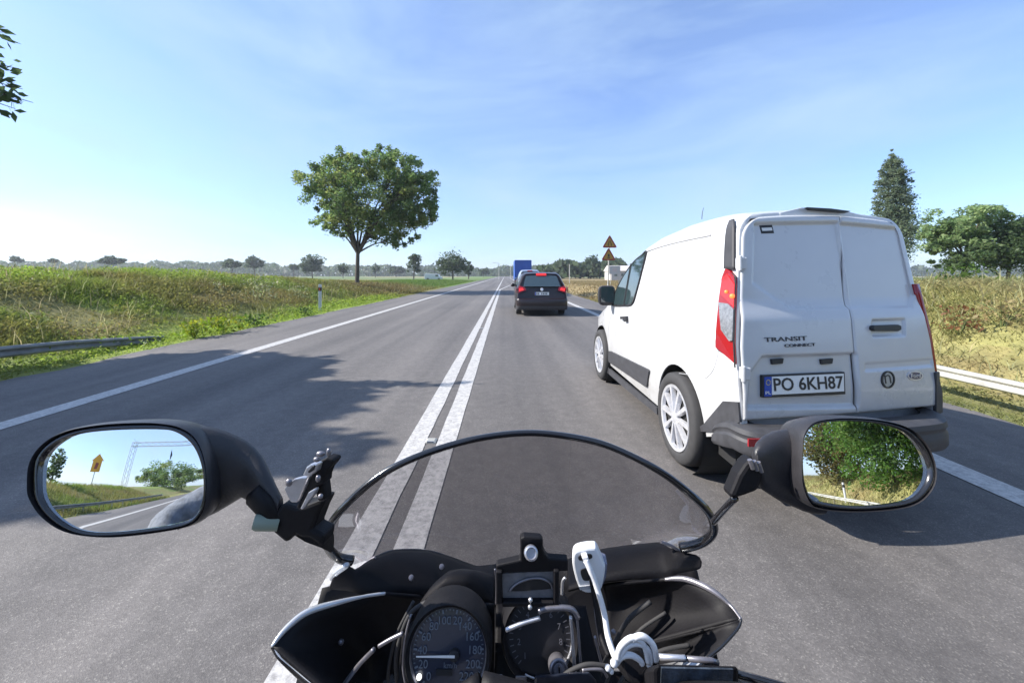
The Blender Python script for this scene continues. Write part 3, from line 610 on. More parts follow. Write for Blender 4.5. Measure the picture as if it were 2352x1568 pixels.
for q in range(5): obj('window', MB().box((w0+1.4+q*2.1, 119.98, 1.7), (.9, .06, .8)), M_GLASSDK, t)
for lab, x, y, Y, arm in [('thin far lamp post above the left road bend', 1146, 605, 150, -1.2), ('thin far lamp post beside the blue lorry', 1173, 609, 165, 1.2), ('pale slim post in front of the far hedge right of the dark car', 1308, 606, 62, 0)]:
    b = P(x, 640, Y); b.z = 0; zt = P(x, y, Y).z; t = thing('lamp_post' if arm else 'pale_post', lab, 'lamp post' if arm else 'post', b)
    obj('pole', MB().tube([b-Vector((0, 0, .2)), (b.x, b.y, zt)], .11 if arm else .07, 8), M_STEEL, t)
    if arm: obj('arm', MB().tube([(b.x, b.y, zt-.05), (b.x+arm*.6, b.y, zt+.25), (b.x+arm*1.5, b.y, zt+.3)], .07, 6), M_STEEL, t); obj('lamp_head', MB().box((b.x+arm*1.7, b.y, zt+.28), (.8, .3, .16)), M_STEEL, t)
    else: obj('cap', MB().lathe([(0, .05), (.08, .03), (.08, -.05)], (b.x, b.y, zt), (0, 0, 1), 8), M_GREYP, t)

# ------------------------------------------------------------------ vehicles
def wheel(parent, c, r, w, side, spokes=10, style='van'):
    """axis along x, outer face towards side (-1 left, 1 right)"""
    c = Vector(c); ax = (side, 0, 0)
    wl = obj('wheel', MB().lathe([(r*.68, -w*.5), (r*.68, w*.30), (r*.05, w*.30), (0, w*.30)], c, ax, 28), M_DARK, parent, sm=40, loc=c)
    prof = [(r*.66, -w*.5), (r*.93, -w*.5), (r*.985, -w*.40), (r, -w*.2), (r, w*.2), (r*.985, w*.40), (r*.93, w*.49), (r*.82, w*.52), (r*.745, w*.49), (r*.72, w*.42), (r*.68, w*.2)]
    obj('tyre', MB().lathe(prof, c, ax, 44), M_RUBBER, wl, sm=50, loc=c)
    m = MB(); m.lathe([(r*.66, w*.34), (r*.725, w*.45), (r*.715, w*.50), (r*.66, w*.48), (r*.645, w*.36)], c, ax, 36, close=True)
    m.lathe([(r*.16, w*.36), (r*.16, w*.47), (r*.10, w*.50), (0, w*.505)], c, ax, 20)
    a = Vector((0, 1, 0)); b = Vector((0, 0, 1))
    for k in range(spokes):
        an = 2*math.pi*k/spokes; d = a*math.cos(an)+b*math.sin(an); n = -a*math.sin(an)+b*math.cos(an); x = Vector(ax)
        p0, p1 = c+d*r*.13+x*w*.44, c+d*r*.66+x*w*.42; h0, h1 = r*.04, r*.068
        m.loft([[p0-n*h0-x*.02, p0+n*h0-x*.02, p0+n*h0*.7+x*.012, p0-n*h0*.7+x*.012], [p1-n*h1-x*.02, p1+n*h1-x*.02, p1+n*h1*.7+x*.012, p1-n*h1*.7+x*.012]])
    obj('rim', m, M_ALLOY, wl, sm=30, loc=c)
class Shell:
    def __init__(s, Xl, Xr, Yb, zb, ztab, tumble, plan, rear, skew=0, rc=.13, crown=.04, fade=1.2, fillet=.02, zbt=None):
        s.__dict__.update(Xl=Xl, Xr=Xr, Yb=Yb, zb=zb, ztab=ztab, tumble=tumble, plan=plan, reart=rear, skew=skew, rc=rc, crown=crown, fade=fade, fillet=fillet, zbt=zbt)
    def zr(s, q): return float(np.interp(q, *s.ztab))
    def inset(s, z, q=0, ex=0):
        zr = s.zr(q); rc = min(s.rc, (zr-s.zb)*.4); i = float(np.interp(z, *s.tumble))+float(np.interp(q, *s.plan))+ex
        if z > zr-rc: dz = min(rc, z-(zr-rc)); i += rc-math.sqrt(max(0, rc*rc-dz*dz))
        return i
    def yoff(s, X, z): return float(np.interp(z, *s.reart))+s.skew*(X-s.Xl)
    def rearY(s, X, z): return s.Yb+s.yoff(X, z)
    def pt(s, X, z, q): return Vector((X, s.Yb+q+s.yoff(X, z)*max(0, 1-q/s.fade), z))
    def ring(s, q, ex=0, dz=0):
        zr = s.zr(q)-dz; rc = min(s.rc, (zr-s.zb)*.4); zb = float(np.interp(q, *s.zbt)) if s.zbt else s.zb
        zs = [zb+(zr-rc-zb)*i/15 for i in range(16)]+[zr-rc+rc*math.sin(R(90)*i/6) for i in range(1, 7)]
        L = [(s.Xl+s.inset(z, q, ex), z) for z in zs]; Rr = [(s.Xr-s.inset(z, q, ex), z) for z in zs]
        a, b = L[-1][0], Rr[-1][0]
        top = [(a+(b-a)*i/12, zr) for i in range(1, 12)]
        cr = lambda X, z: z+s.crown*max(0, 1-((X-(a+b)/2)/((b-a)/2+rc))**2)*(1 if z > zr-rc else 0)
        return [s.pt(X, cr(X, z), q) for X, z in L+top+Rr[::-1]]
    def body(s, stations):
        f = s.fillet; rings = [s.ring(.07, f+.03, .03), s.ring(0, f+.03, .03), s.ring(0, f, .01), s.ring(.3*f, .3*f, .003), s.ring(f, 0)]+[s.ring(q) for q in stations if q > f]
        return MB().loft(rings)
    def rs(s, x, y, off=0):
        Y = s.Yb
        for _ in range(12): p = P(x, y, Y); Y = s.rearY(p.x, p.z)
        p = P(x, y, Y); p += Vector((s.skew, -1, .13)).normalized()*off; return p
    def ss(s, x, y, off=0):
        X = s.Xl
        for _ in range(10): p = PX(x, y, X); X = s.Xl+s.inset(p.z, 1)
        p = PX(x, y, X); p.x -= off; p.y = max(p.y, s.rearY(p.x, p.z)+.004); return p
def cut_wheels(o, cs, r, X0, X1):
    """arches: the wheel wells are cut out of the body shell"""
    for y, z in cs:
        me = bpy.data.meshes.new('cut'); bm = bmesh.new()
        bmesh.ops.create_cone(bm, cap_ends=True, segments=40, radius1=r, radius2=r, depth=X1-X0, matrix=Matrix.Translation(((X0+X1)/2, y, z)) @ Matrix.Rotation(R(90), 4, 'Y')); bm.to_mesh(me); bm.free()
        c = bpy.data.objects.new('cut', me); COL.objects.link(c); md = o.modifiers.new('b', 'BOOLEAN'); md.object = c; md.operation = 'DIFFERENCE'; md.solver = 'EXACT'
        loc = o.location.copy(); par = o.parent; wl = WLOC[o.name]; o.parent = None; o.location = wl
        bpy.context.view_layer.update(); dg = bpy.context.evaluated_depsgraph_get(); nm = bpy.data.meshes.new_from_object(o.evaluated_get(dg))
        o.modifiers.clear(); o.data = nm; o.parent = par; o.location = loc; bpy.data.objects.remove(c)
    smooth(o.data, 32)
def on(f, pts, off): return [f(x, y, off) for x, y in pts]
def plate_poly(name, f, pts, thick, m, parent, off=.004, bevel=0, sm=None):
    """a raised panel on surface f: outline in picture measures, given real thickness"""
    A = on(f, pts, off+thick); B = on(f, pts, off-.012); n = len(pts)
    return obj(name, (A+B, [tuple(range(n)), tuple(range(2*n-1, n-1, -1))]+[(i, n+i, n+(i+1) % n, (i+1) % n) for i in range(n)]), m, parent, bevel=bevel, sm=sm)
def line_on(name, f, pts, r, m, parent, n=24, off=0):
    return obj(name, MB().tube([f(p.x, p.y, off) for p in catmull([(x, y, 0) for x, y in pts], n)], r, 6), m, parent)

# ---- the white van
VAN = Shell(1.45, 2.97, 2.41, .30,
            ([0, .15, .5, 1.0, 1.6, 2.0, 2.34, 2.7, 2.95, 3.3, 3.7, 4.1, 4.35, 4.45], [1.955, 1.985, 2.0, 1.995, 1.95, 1.875, 1.74, 1.5, 1.34, 1.15, 1.03, .90, .72, .5]),
            ([.3, .5, .9, 1.15, 1.3, 1.95], [.03, .005, 0, .006, .025, .105]), ([3.2, 3.9, 4.25, 4.45], [0, .05, .15, .32]), ([.3, .66, 2.0], [0, 0, .175]), skew=.184, rc=.12, crown=.05, fillet=.014, zbt=([0, .3, .5, .6], [.53, .46, .36, .30]))
van = thing('white_van', 'white panel van with black bumper and lit red tail lamp ahead on the right', 'van', (2.2, 4.4, 0))
vb = obj('body', VAN.body([.05, .12, .25, .45, .7, 1.0, 1.3, 1.6, 1.8, 2.0, 2.17, 2.34, 2.5, 2.7, 2.83, 2.95, 3.1, 3.3, 3.5, 3.7, 3.9, 4.1, 4.25, 4.35, 4.41, 4.45]), M_VAN, van)
WR = .372
RW, FW = (3.29, WR), (5.92, WR)
cut_wheels(vb, [RW, FW], .435, 1.2, 1.72); cut_wheels(vb, [RW, FW], .435, 2.70, 3.2)
m = MB()
for y, z in (RW, FW): m.lathe([(.43, -.26), (.43, .0), (.0, .0)], (1.72, y, z), (1, 0, 0), 28); m.lathe([(.43, -.26), (.43, .0), (.0, .0)], (2.70, y, z), (-1, 0, 0), 28)
m.box((2.21, 4.6, .32), (1.3, 3.9, .12)); m.box((2.21, 3.0, .50), (1.3, .9, .14)); obj('underbody', m, M_DARK, van)
for y, z in (RW, FW):
    wheel(van, (1.525, y, z), WR, .22, -1); wheel(van, (2.85, y, z), WR, .22, 1)
def poly_sdf(px, pz, poly):
    """signed distance to polygon (inside negative), vectorised"""
    d = np.full(px.shape, 1e9); ins = np.zeros(px.shape, bool); n = len(poly)
    for i in range(n):
        ax, az = poly[i]; bx, bz = poly[(i+1) % n]; ex, ez = bx-ax, bz-az; wx, wz = px-ax, pz-az
        t = np.clip((wx*ex+wz*ez)/(ex*ex+ez*ez), 0, 1); d = np.minimum(d, np.hypot(wx-ex*t, wz-ez*t))
        cnd = ((az <= pz) != (bz <= pz)) & (px < ex*(pz-az)/(ez+1e-12)+ax); ins ^= cnd
    return np.where(ins, -d, d)
def xz(pts): return [(p.x, p.z) for p in (VAN.rs(x, y) for x, y in pts)]
WIN_L = xz([(1733, 517), (1915, 514), (1945, 703), (1806, 704), (1730, 648)]); WIN_R = xz([(1926, 516), (2066, 528), (2107, 652), (2084, 702), (1951, 703)])
PLT = xz([(1716, 930), (1718, 860), (1745, 820), (1948, 812), (1956, 925)]); PLT2 = xz([(1972, 833), (2128, 824), (2128, 836), (1972, 845)])
HND = xz([(1990, 735), (2062, 733), (2062, 766), (1990, 768)])
def door_y(X, Z):
    """the outer skin of both rear doors: a slight bow, pressed window panels, belly, plate niche"""
    Y = VAN.Yb+np.interp(Z, *VAN.reart)+VAN.skew*(X-VAN.Xl)-.022*np.clip(1-((X-2.21)/.76)**2, 0, 1)
    rec = lambda poly, dep, soft: dep*sstep(soft, -soft*.2, poly_sdf(X, Z, poly))
    Y = Y+rec(WIN_L, .022, .02)+rec(WIN_R, .022, .02)-.026*sstep(1.42, 1.26, Z)*sstep(.60, .85, Z)
    return Y+rec(PLT, .03, .025)+rec(PLT2, .008, .015)+rec(HND, .014, .015)
def fr(x, y, off=0):
    Y = 2.5
    for _ in range(14): p = P(x, y, Y); Y = float(door_y(np.array([p.x]), np.array([p.z]))[0])
    return P(x, y, Y)+Vector((VAN.skew, -1, .1)).normalized()*(off+.006)
def van_door(name, side):
    nx, nzr = 110, 170; V = np.zeros((nzr+1, nx+1, 3)); f = VAN.fillet
    for j in range(nzr+1):
        b = j/nzr; z = .672+(1.925-.672)*b; e = VAN.inset(z+.035, 0, f)
        seam = VAN.rs(1960+(1922-1960)*b, 955+(497-955)*b).x
        x0, x1 = (VAN.Xl+e, seam-.0014) if side < 0 else (seam+.0014, VAN.Xr-e)
        V[j, :, 0] = np.linspace(x0, x1, nx+1); V[j, :, 2] = z
        cx = (VAN.Xl+VAN.Xr)/2; V[j, :, 2] += .05*np.clip(1-((V[j, :, 0]-cx)/.72)**2, 0, 1)*b**6
    X, Z = V[:, :, 0], V[:, :, 2]
    Y = door_y(X, Z)
    xm = np.stack([np.full_like(X[:, 0], 0)]*1, 1)
    dl = np.minimum(X-X[:, :1], X[:, -1:]-X); dtb = np.minimum(Z-.672, (Z[-1:, :]-Z)); dd = np.minimum(dl, dtb); Y = Y+.007*(1-sstep(0, .012, dd))
    V[:, :, 1] = Y-.006; rows = [[Vector(V[j, i]) for i in range(nx+1)] for j in range(nzr+1)]
    o = obj(name, MB().grid(rows), M_VAN, van, sm=60)
    solid(o, .02, 1); s_ = o.modifiers['solid']
    # outward is towards the camera side: make sure the thickness grows inwards
    o.data.update(); n = o.data.polygons[len(o.data.polygons)//2].normal
    s_.offset = -1 if n.y < 0 else 1
    return o
dL = van_door('rear_door', -1); dR = van_door('rear_door', 1)
dL['label'] = 'wider left rear door with number plate'; dR['label'] = 'narrow right rear door with handle and oval badge'
# body side details
sf = VAN.ss
plate_poly('side_window', sf, [(1484, 581), (1475, 587), (1458, 601), (1440, 624), (1424, 651), (1413, 677), (1410, 700), (1430, 700), (1452, 697), (1463, 667), (1474, 625)], .006, M_GLASSDK, van, off=.006)
line_on('window_seal', sf, [(1410, 701), (1414, 676), (1425, 650), (1441, 623), (1459, 600), (1476, 586), (1486, 579), (1475, 625), (1464, 667), (1453, 698), (1430, 702), (1410, 702)], .010, M_BLACKP, van, 60, .008)
line_on('window_post', sf, [(1452, 606), (1444, 650), (1436, 700)], .012, M_BLACKP, van, 10, .012)
plate_poly('cladding_panel', sf, [(1400, 806), (1404, 806), (1491, 848), (1494, 852), (1489, 888), (1486, 888), (1402, 832), (1400, 828)], .016, M_GREYP, van, bevel=.004)
plate_poly('sill', sf, [(1392, 838), (1440, 878), (1512, 936), (1513, 952), (1440, 893), (1393, 852)], .012, M_GREYP, van)
h = plate_poly('door_handle', sf, [(1430, 727), (1443, 726), (1444, 738), (1439, 739), (1437, 733), (1430, 733)], .03, M_BLACKP, van, bevel=.004)
line_on('crease', sf, [(1394, 731), (1420, 733), (1460, 739), (1520, 746), (1560, 750)], .004, M_VAN, van, 24, -.001)
line_on('roof_seam', sf, [(1486, 577), (1530, 563), (1580, 551), (1634, 540)], .008, M_SEAMG, van, 24)
line_on('door_gap', sf, [(1453, 698), (1448, 722), (1445, 760), (1446, 800), (1452, 830)], .0025, M_SEAMG, van, 24)
line_on('door_gap', sf, [(1413, 703), (1401, 735), (1397, 770), (1400, 805)], .003, M_SEAMG, van, 24)
line_on('bumper_gap', sf, [(1560, 857), (1595, 862), (1620, 868), (1640, 845), (1652, 800)], .003, M_SEAMG, van, 24)
pA = [sf(x, y, .012) for x, y in ((1668, 617), (1669, 580), (1671, 545), (1674, 522), (1680, 507))]; pB = [sf(x, y, .012) for x, y in ((1691, 620), (1691, 580), (1691, 545), (1691, 520), (1690, 503))]
solid(obj('pillar_trim', MB().patch(pA, pB, 16, 5), M_GREYP, van, sm=60), .012, 0)
tl = plate_poly('tail_lamp', sf, [(1672, 616), (1681, 621), (1692, 634), (1700, 650), (1703, 700), (1703, 840), (1692, 833), (1668, 813), (1649, 797), (1650, 760), (1656, 690), (1664, 636)], .014, M_RED, van, bevel=.004)
tl['label'] = 'tail lamp with its upper brake light lit'
plate_poly('brake_light', sf, [(1664, 640), (1677, 629), (1697, 653), (1700, 706), (1682, 693), (1663, 676)], .006, M_REDLIT, tl, off=.016)
plate_poly('clear_lens', sf, [(1657, 694), (1678, 697), (1698, 711), (1698, 784), (1682, 783), (1663, 757)], .006, M_CLEAR, tl, off=.016)
line_on('lamp_seal', sf, [(1672, 617), (1692, 634), (1700, 650), (1703, 700), (1703, 838), (1692, 832), (1668, 812), (1650, 797), (1651, 760), (1657, 690), (1665, 636), (1672, 617)], .005, M_INK, tl, 60, .012)
for x, y, r in ((1677, 670, .012), (1691, 680, .016)): obj('bulb', MB().sphere(sf(x, y, .026), r, 10, 6), M_ORANGE, tl, sm=80)
for x, y in ((1693, 606), (1701, 856)):
    c = VAN.rs(x+4, y, .02); m = MB(); m.box(c, (.05, .05, .075)); m.tube([c-Vector((.02, .02, .05)), c+Vector((-.02, -.02, .05))], .014, 8); obj('hinge', m, M_VAN, van, bevel=.006)
# off-side lamp, seen edge-on
m = MB(); rows = []
for z in np.linspace(.84, 1.50, 10):
    w = .03*math.sin(math.pi*(z-.78)/.78); X0 = VAN.Xr-VAN.inset(z, 0)
    rows.append([VAN.pt(X0-.03, z, -.012), VAN.pt(X0+.012+w*.2, z, -.006), VAN.pt(X0+.02, z, .12+w), VAN.pt(X0, z, .26)])
o = obj('tail_lamp', m.grid(rows), M_RED, van, sm=50); solid(o, .02, 0); o['label'] = 'far-side tail lamp seen edge-on'
# side mirror
c = Vector((1.365, 5.28, 1.29)); m = MB()
rings = []
for k, (dy, sc) in enumerate(((-.06, .88), (-.055, .96), (-.03, 1.0), (.03, .95), (.09, .7), (.11, .4))):
    rings.append([c+Vector((.115*sc*a, dy, .135*sc*b)) for a, b in [(math.copysign(abs(math.cos(q))**.5, math.cos(q)), math.copysign(abs(math.sin(q))**.5, math.sin(q))) for q in np.linspace(0, 2*math.pi, 20, endpoint=False)]])
mi = obj('side_mirror', m.loft(rings), M_BLACKP, van, sm=50)
obj('mirror_glass', MB().box(c+Vector((0, -.062, .015)), (.17, .004, .20)), M_GLASSDK, mi)
obj('mirror_arm', MB().tube([c+Vector((.08, 0, -.1)), c+Vector((.16, .03, -.14))], .035, 8), M_BLACKP, mi)
# rear door details
def rplate(name, pts, thick, m, parent, off=0, bevel=0): return plate_poly(name, fr, pts, thick, m, parent, off=off, bevel=bevel)
rplate('roof_spoiler', [(1795, 487), (1846, 475), (1900, 477), (1948, 483), (1992, 494), (1992, 503), (1900, 495), (1795, 497)], .03, M_VAN, van, off=-.05, bevel=.006)
rplate('brake_light_housing', [(1846, 478), (1900, 481), (1946, 487), (1938, 490), (1900, 487), (1856, 483)], .015, M_INK, van, off=.004)
dh = rplate('door_handle', [(1997, 747), (2052, 745), (2059, 748), (2059, 757), (2052, 760), (1999, 760), (1994, 756), (1994, 750)], .026, M_INK, dR, off=-.0, bevel=.005)
for x in (1780, 1893): rplate('plate_light', [(x-14, 824), (x+14, 822), (x+12, 834), (x-12, 836)], .016, M_INK, dL, off=.0, bevel=.003)
st = rplate('sticker', [(1742, 518), (1771, 517), (1776, 536), (1747, 537)], .001, M_INK, dL, off=.0005)
rplate('sticker_print', [(1747, 524), (1770, 523), (1772, 530), (1749, 531)], .0006, M_PLATE, st, off=.0018)
PO = .012
pl = rplate('number_plate', [(1743, 860), (1929, 852), (1931, 903), (1743, 911)], .014, M_INK, dL, off=PO, bevel=.003)
rplate('plate_field', [(1763, 863), (1926, 856), (1927, 896), (1763, 904)], .0015, M_PLATE, pl, off=PO+.014)
rplate('plate_band', [(1746, 864), (1762, 863), (1762, 907), (1746, 908)], .002, M_BLUE, pl, off=PO+.014)
a, b, u = fr(1768, 896, PO+.0165), fr(1926, 889.5, PO+.0165), fr(1768, 866, PO+.0165)
ln = (b-a).length; hg = (u-a).length
def fit_text(name, txt, a, b, u, m, par, depth=.001, fill=1.0, bold=0):
    o = text_mesh(name, txt, 1.0, (0, 0, 0), (1, 0, 0), (0, 0, 1), m, par, .001, bold=bold); xs = [v.co.x for v in o.data.vertices]; zs = [v.co.z for v in o.data.vertices]
    x = (b-a); w = x.length; x.normalize(); up = (u-a); h_ = (up-x*up.dot(x)); n = h_.length; h_.normalize(); nn = x.cross(h_); k = (max(xs)-min(xs))
    for v in o.data.vertices:
        p = a+x*((v.co.x-min(xs))/k*w*fill)+h_*((v.co.z-min(zs))/(max(zs)-min(zs))*n)+nn*(-v.co.y/.001*depth); v.co = p
    return o
fit_text('plate_text', 'PO 6KH87', a, b, u, M_INK, pl, bold=.012)
a, b, u = fr(1748, 903, PO+.017), fr(1760, 902.5, PO+.017), fr(1748, 896, PO+.017); fit_text('plate_text', 'PL', a, b, u, M_PLATE, pl)
stars = MB(); cc = fr(1754, 876, PO+.017)
for q in range(12): stars.box(cc+Vector((.014*math.cos(q*R(30)), .184*.014*math.cos(q*R(30)), .016*math.sin(q*R(30)))), (.004, .002, .004))
obj('plate_stars', stars, mat('star_yellow', (.7, .55, .05), .4), pl)
a, b, u = fr(1754, 785, .0015), fr(1851, 781, .0015), fr(1754, 775, .0015); fit_text('badge_lettering', 'TRANSIT', a, b, u, M_GREYP, dL, .004)
a, b, u = fr(1800, 797, .0015), fr(1870, 794, .0015), fr(1800, 790, .0015); fit_text('badge_lettering', 'CONNECT', a, b, u, M_GREYP, dL, .004)
def badge(cx, cy, rx, ry, thick, name, m, par, off, ring=None):
    N = 28; pts = [(cx+rx*math.cos(q), cy+ry*math.sin(q)) for q in np.linspace(0, 2*math.pi, N, endpoint=False)]
    if ring is None: return rplate(name, pts, thick, m, par, off=off)
    inn = [(cx+(rx-ring)*math.cos(q), cy+(ry-ring)*math.sin(q)) for q in np.linspace(0, 2*math.pi, N, endpoint=False)]
    A, B, Ai, Bi = on(fr, pts, off+thick), on(fr, pts, off-.01), on(fr, inn, off+thick), on(fr, inn, off-.01)
    mm = MB(); mm.loft([B, A, Ai, Bi], cap=False); return obj(name, mm, m, par)
rg = badge(2036, 871, 15.5, 20, .006, 'round_badge', M_INK, dR, .0, ring=3)
badge(2036, 871, 10.5, 15, .002, 'badge_disc', mat('badge_grey', (.35, .36, .38), .4, metal=.5), rg, .002)
a, b, u = fr(2029, 880, .0015), fr(2044, 879, .0015), fr(2029, 860, .0015); fit_text('badge_letter', 'n', a, b, u, M_INK, rg, .003)
ov = badge(2098, 862, 17, 10.5, .006, 'oval_badge', M_ALLOY, dR, .0)
badge(2098, 862, 14.5, 8.2, .002, 'badge_field', mat('badge_blue', (.01, .03, .12), .3, coat=.6), ov, .0062)
a, b, u = fr(2087, 867, .009), fr(2109, 865.5, .009), fr(2087, 857, .009); fit_text('badge_lettering', 'Ford', a, b, u, M_ALLOY, ov, .002)
# bumper
BP = [Vector((1.52, 2.84, 0)), Vector((1.44, 2.66, 0)), Vector((1.43, 2.42, 0)), Vector((1.52, 2.31, 0)), Vector((1.75, 2.30, 0)), Vector((2.2, 2.37, 0)), Vector((2.68, 2.46, 0)), Vector((2.85, 2.55, 0)), Vector((2.955, 2.72, 0)), Vector((2.955, 2.95, 0)), Vector((2.90, 3.05, 0))]
path = catmull(BP, 64); rows = []
secs = [(-.03, .485), (.012, .487), (.026, .51), (.024, .565), (.012, .58), (.012, .592), (.022, .608), (.014, .634), (-.02, .646), (-.10, .652)]
for i, p in enumerate(path):
    tg = (path[min(63, i+1)]-path[max(0, i-1)]).normalized(); nrm = Vector((-tg.y, tg.x, 0)); nrm = -nrm if nrm.dot(Vector((2.2, 3.4, 0))-p) > 0 else nrm
    e = min(1, .4+i/8, .3+(63-i)/10); hf = float(np.interp(i, [0, 3, 11, 52, 60, 63], [.25, .35, 1, 1, .5, .3])); bt = float(np.interp(i, [0, 5, 12, 45, 63], [.345, .40, .485, .45, .38]))
    rows.append([p+nrm*(o*e)+Vector((0, 0, bt+(z-.485)*hf*(.652-bt)/(.652-.485))) for k, (o, z) in enumerate(secs)])
bu = obj('rear_bumper', MB().grid(rows), M_GREYP, van, sm=35); solid(bu, .018, -1)
plate_poly('bumper_corner', sf, [(1663, 921), (1698, 923), (1704, 940), (1712, 975), (1640, 992), (1594, 990), (1620, 972)], .006, M_GREYP, bu, off=.003)
rr_ = P(1740, 1016, 2.28); obj('reflector', MB().box(rr_, (.11, .012, .045)), M_RED, bu)
m = MB(); 
for zz in (.72, .80, .88): m.box((3.0, 2.71, zz), (.05, .08, .075))
obj('bumper_corner', MB().loft([[Vector((2.93, 2.66, z)), Vector((2.985+.02*(z < .8), 2.69, z)), Vector((2.99, 2.9, z)), Vector((2.93, 2.9, z))] for z in (.62, .75, .84, .90)]), M_GREYP, bu)
m = MB(); m.tube([P(1612, 503, 3.9), P(1613, 490, 3.92), P(1616, 477, 3.95)], [.0035, .003, .002], 6); obj('aerial', m, M_GREYP, van)
# windscreen and bonnet-side glass that only another viewpoint sees
m = MB(); rows = []
for q in np.linspace(2.36, 2.92, 6): rg_ = VAN.ring(q); rows.append([p+Vector((0, .01, .012)) for p in rg_[22:34]])
obj('windscreen', m.grid(rows), M_GLASSDK, van, sm=60)
for s in (-1, 1):
    c = VAN.pt((VAN.Xl+.42) if s < 0 else (VAN.Xr-.42), .88, 4.13); obj('headlight', MB().sphere(c, .17, 12, 8, (1.3, .5, .7)), M_CLEAR, van, sm=80)

# ---- estate car ahead, silver people carrier, blue lorry
def car(name, label, Xl, W, Yb, hgt, paint, lit=True, length=4.7, tones=None, group='cars queueing ahead in our lane'):
    k = hgt/1.66; S = Shell(Xl, Xl+W, Yb, .24, ([0, .4, 1.6, 2.6, 3.3, 3.6, 4.4, 4.65, 4.75], [1.61*k, 1.655*k, 1.66*k, 1.6*k, 1.2*k, 1.06*k, .92*k, .72, .5]),
              ([.24, .5, .75, 1.0*k, 1.12*k, 1.62*k], [.06, .01, 0, .02, .05, .27]), ([0, .25, 3.8, 4.5, 4.75], [.05, 0, 0, .12, .34]), ([.24, .40, .70, .76, 1.02*k, 1.10*k, 1.62*k], [.08, 0, 0, .07, .09, .13, .47]), rc=.12, crown=.03, fade=1.6)
    cx = Xl+W/2; t = thing(name, label, 'car', (cx, Yb+2.3, 0), group)
    b = obj('body', S.body([.06, .12, .25, .5, .8, 1.2, 1.6, 2.1, 2.6, 2.85, 3.1, 3.3, 3.45, 3.6, 4.0, 4.3, 4.5, 4.65, 4.72, 4.75]), paint, t)
    wr = .345; ws = [(Yb+.95, wr), (Yb+3.8, wr)]; cut_wheels(b, ws, .40, Xl-.15, Xl+.3); cut_wheels(b, ws, .40, Xl+W-.3, Xl+W+.15)
    for y, z in ws: wheel(t, (Xl+.13, y, z), wr, .22, -1, 5); wheel(t, (Xl+W-.13, y, z), wr, .22, 1, 5)
    obj('underbody', MB().box((cx, Yb+2.4, .36), (W-.5, 4.2, .26)), M_DARK, t)
    def rp(nm, pts, th, m, par=t, off=.0, bevel=0):
        f = lambda x, z, o: Vector((cx+x, S.rearY(cx+x, z)-o, z)); return plate_poly(nm, f, pts, th, m, par, off=off, bevel=bevel)
    w = W/2; zt = hgt-.09
    rp('rear_window', [(-w*.72, 1.13*k), (w*.72, 1.13*k), (w*.66, 1.35*k), (w*.60, zt-.04), (0, zt), (-w*.60, zt-.04), (-w*.66, 1.35*k)], .012, M_GLASSDK, off=.004)
    rp('brake_light', [(-.2, zt-.015), (.2, zt-.015), (.19, zt+.065), (-.19, zt+.065)], .03, M_REDLIT if lit else M_RED, off=.03)
    for s in (-1, 1):
        tl_ = rp('tail_lamp', [(s*w*.62, .98*k), (s*w*.93, .88*k), (s*w*.94, 1.05*k), (s*w*.87, 1.16*k), (s*w*.66, 1.10*k)], .03, M_RED, off=.0)
        rp('lit_lens', [(s*w*.70, 1.0*k), (s*w*.88, .95*k), (s*w*.88, 1.06*k), (s*w*.74, 1.08*k)], .012, M_REDLIT if lit else M_RED, tl_, off=.03)
        # side of the lamp
        m = MB(); X0 = cx+s*(w-.01); m.prism([Vector((X0, S.rearY(X0, z)+y, z)) for y, z in ((.02, .90*k), (.28, 1.0*k), (.24, 1.12*k), (.03, 1.12*k))], (s*.02, 0, 0)); obj('lamp_side', m, M_RED, tl_)
        rp('reflector', [(s*w*.55, .50), (s*w*.82, .50), (s*w*.82, .545), (s*w*.55, .545)], .012, M_RED, off=.0)
        m = MB(); m.tube([(cx+s*(w-.30), Yb+1.0, hgt-.03), (cx+s*(w-.30), Yb+1.1, hgt+.03), (cx+s*(w-.31), Yb+2.3, hgt+.02), (cx+s*(w-.31), Yb+2.4, hgt-.05)], .018, 6); obj('roof_rail', m, M_INK, t)
        X0 = cx+s*(w-.17); m = MB(); m.prism([Vector((cx+s*(w-.045-.0), y, 1.10*k)) for y in (Yb+.7,)]+[Vector((cx+s*(w-.05), Yb+3.2, 1.10*k)), Vector((cx+s*(w-.24), Yb+2.55, 1.50*k)), Vector((cx+s*(w-.24), Yb+.85, 1.50*k))], (s*.016, 0, 0)); obj('side_window', m, M_GLASSDK, t)
        c = Vector((cx+s*(w+.06), Yb+3.0, 1.12*k)); obj('side_mirror', MB().sphere(c, .1, 10, 7, (1.1, .6, .8)), paint, t, sm=80)
    pf = rp('number_plate', [(-.27, .80*k), (.27, .80*k), (.27, .915*k), (-.27, .915*k)], .015, M_PLATE, off=.0)
    f = lambda x, z, o: Vector((cx+x, S.rearY(cx+x, z)-o, z)); rp('plate_band', [(-.27, .80*k), (-.23, .80*k), (-.23, .915*k), (-.27, .915*k)], .003, M_BLUE, pf, off=.015)
    m = MB()
    for q in range(7): m.box((cx-.19+q*.062, S.rearY(cx, .857*k)-.018, .857*k), (.035, .004, .07)) if q != 2 else None
    obj('plate_text', m, M_INK, pf)
    obj('badge', MB().lathe([(0, .02), (.05, .018), (.06, 0)], (cx, S.rearY(cx, 1.02*k)+.0, 1.02*k), (0, -1, .2), 20), M_ALLOY, t)
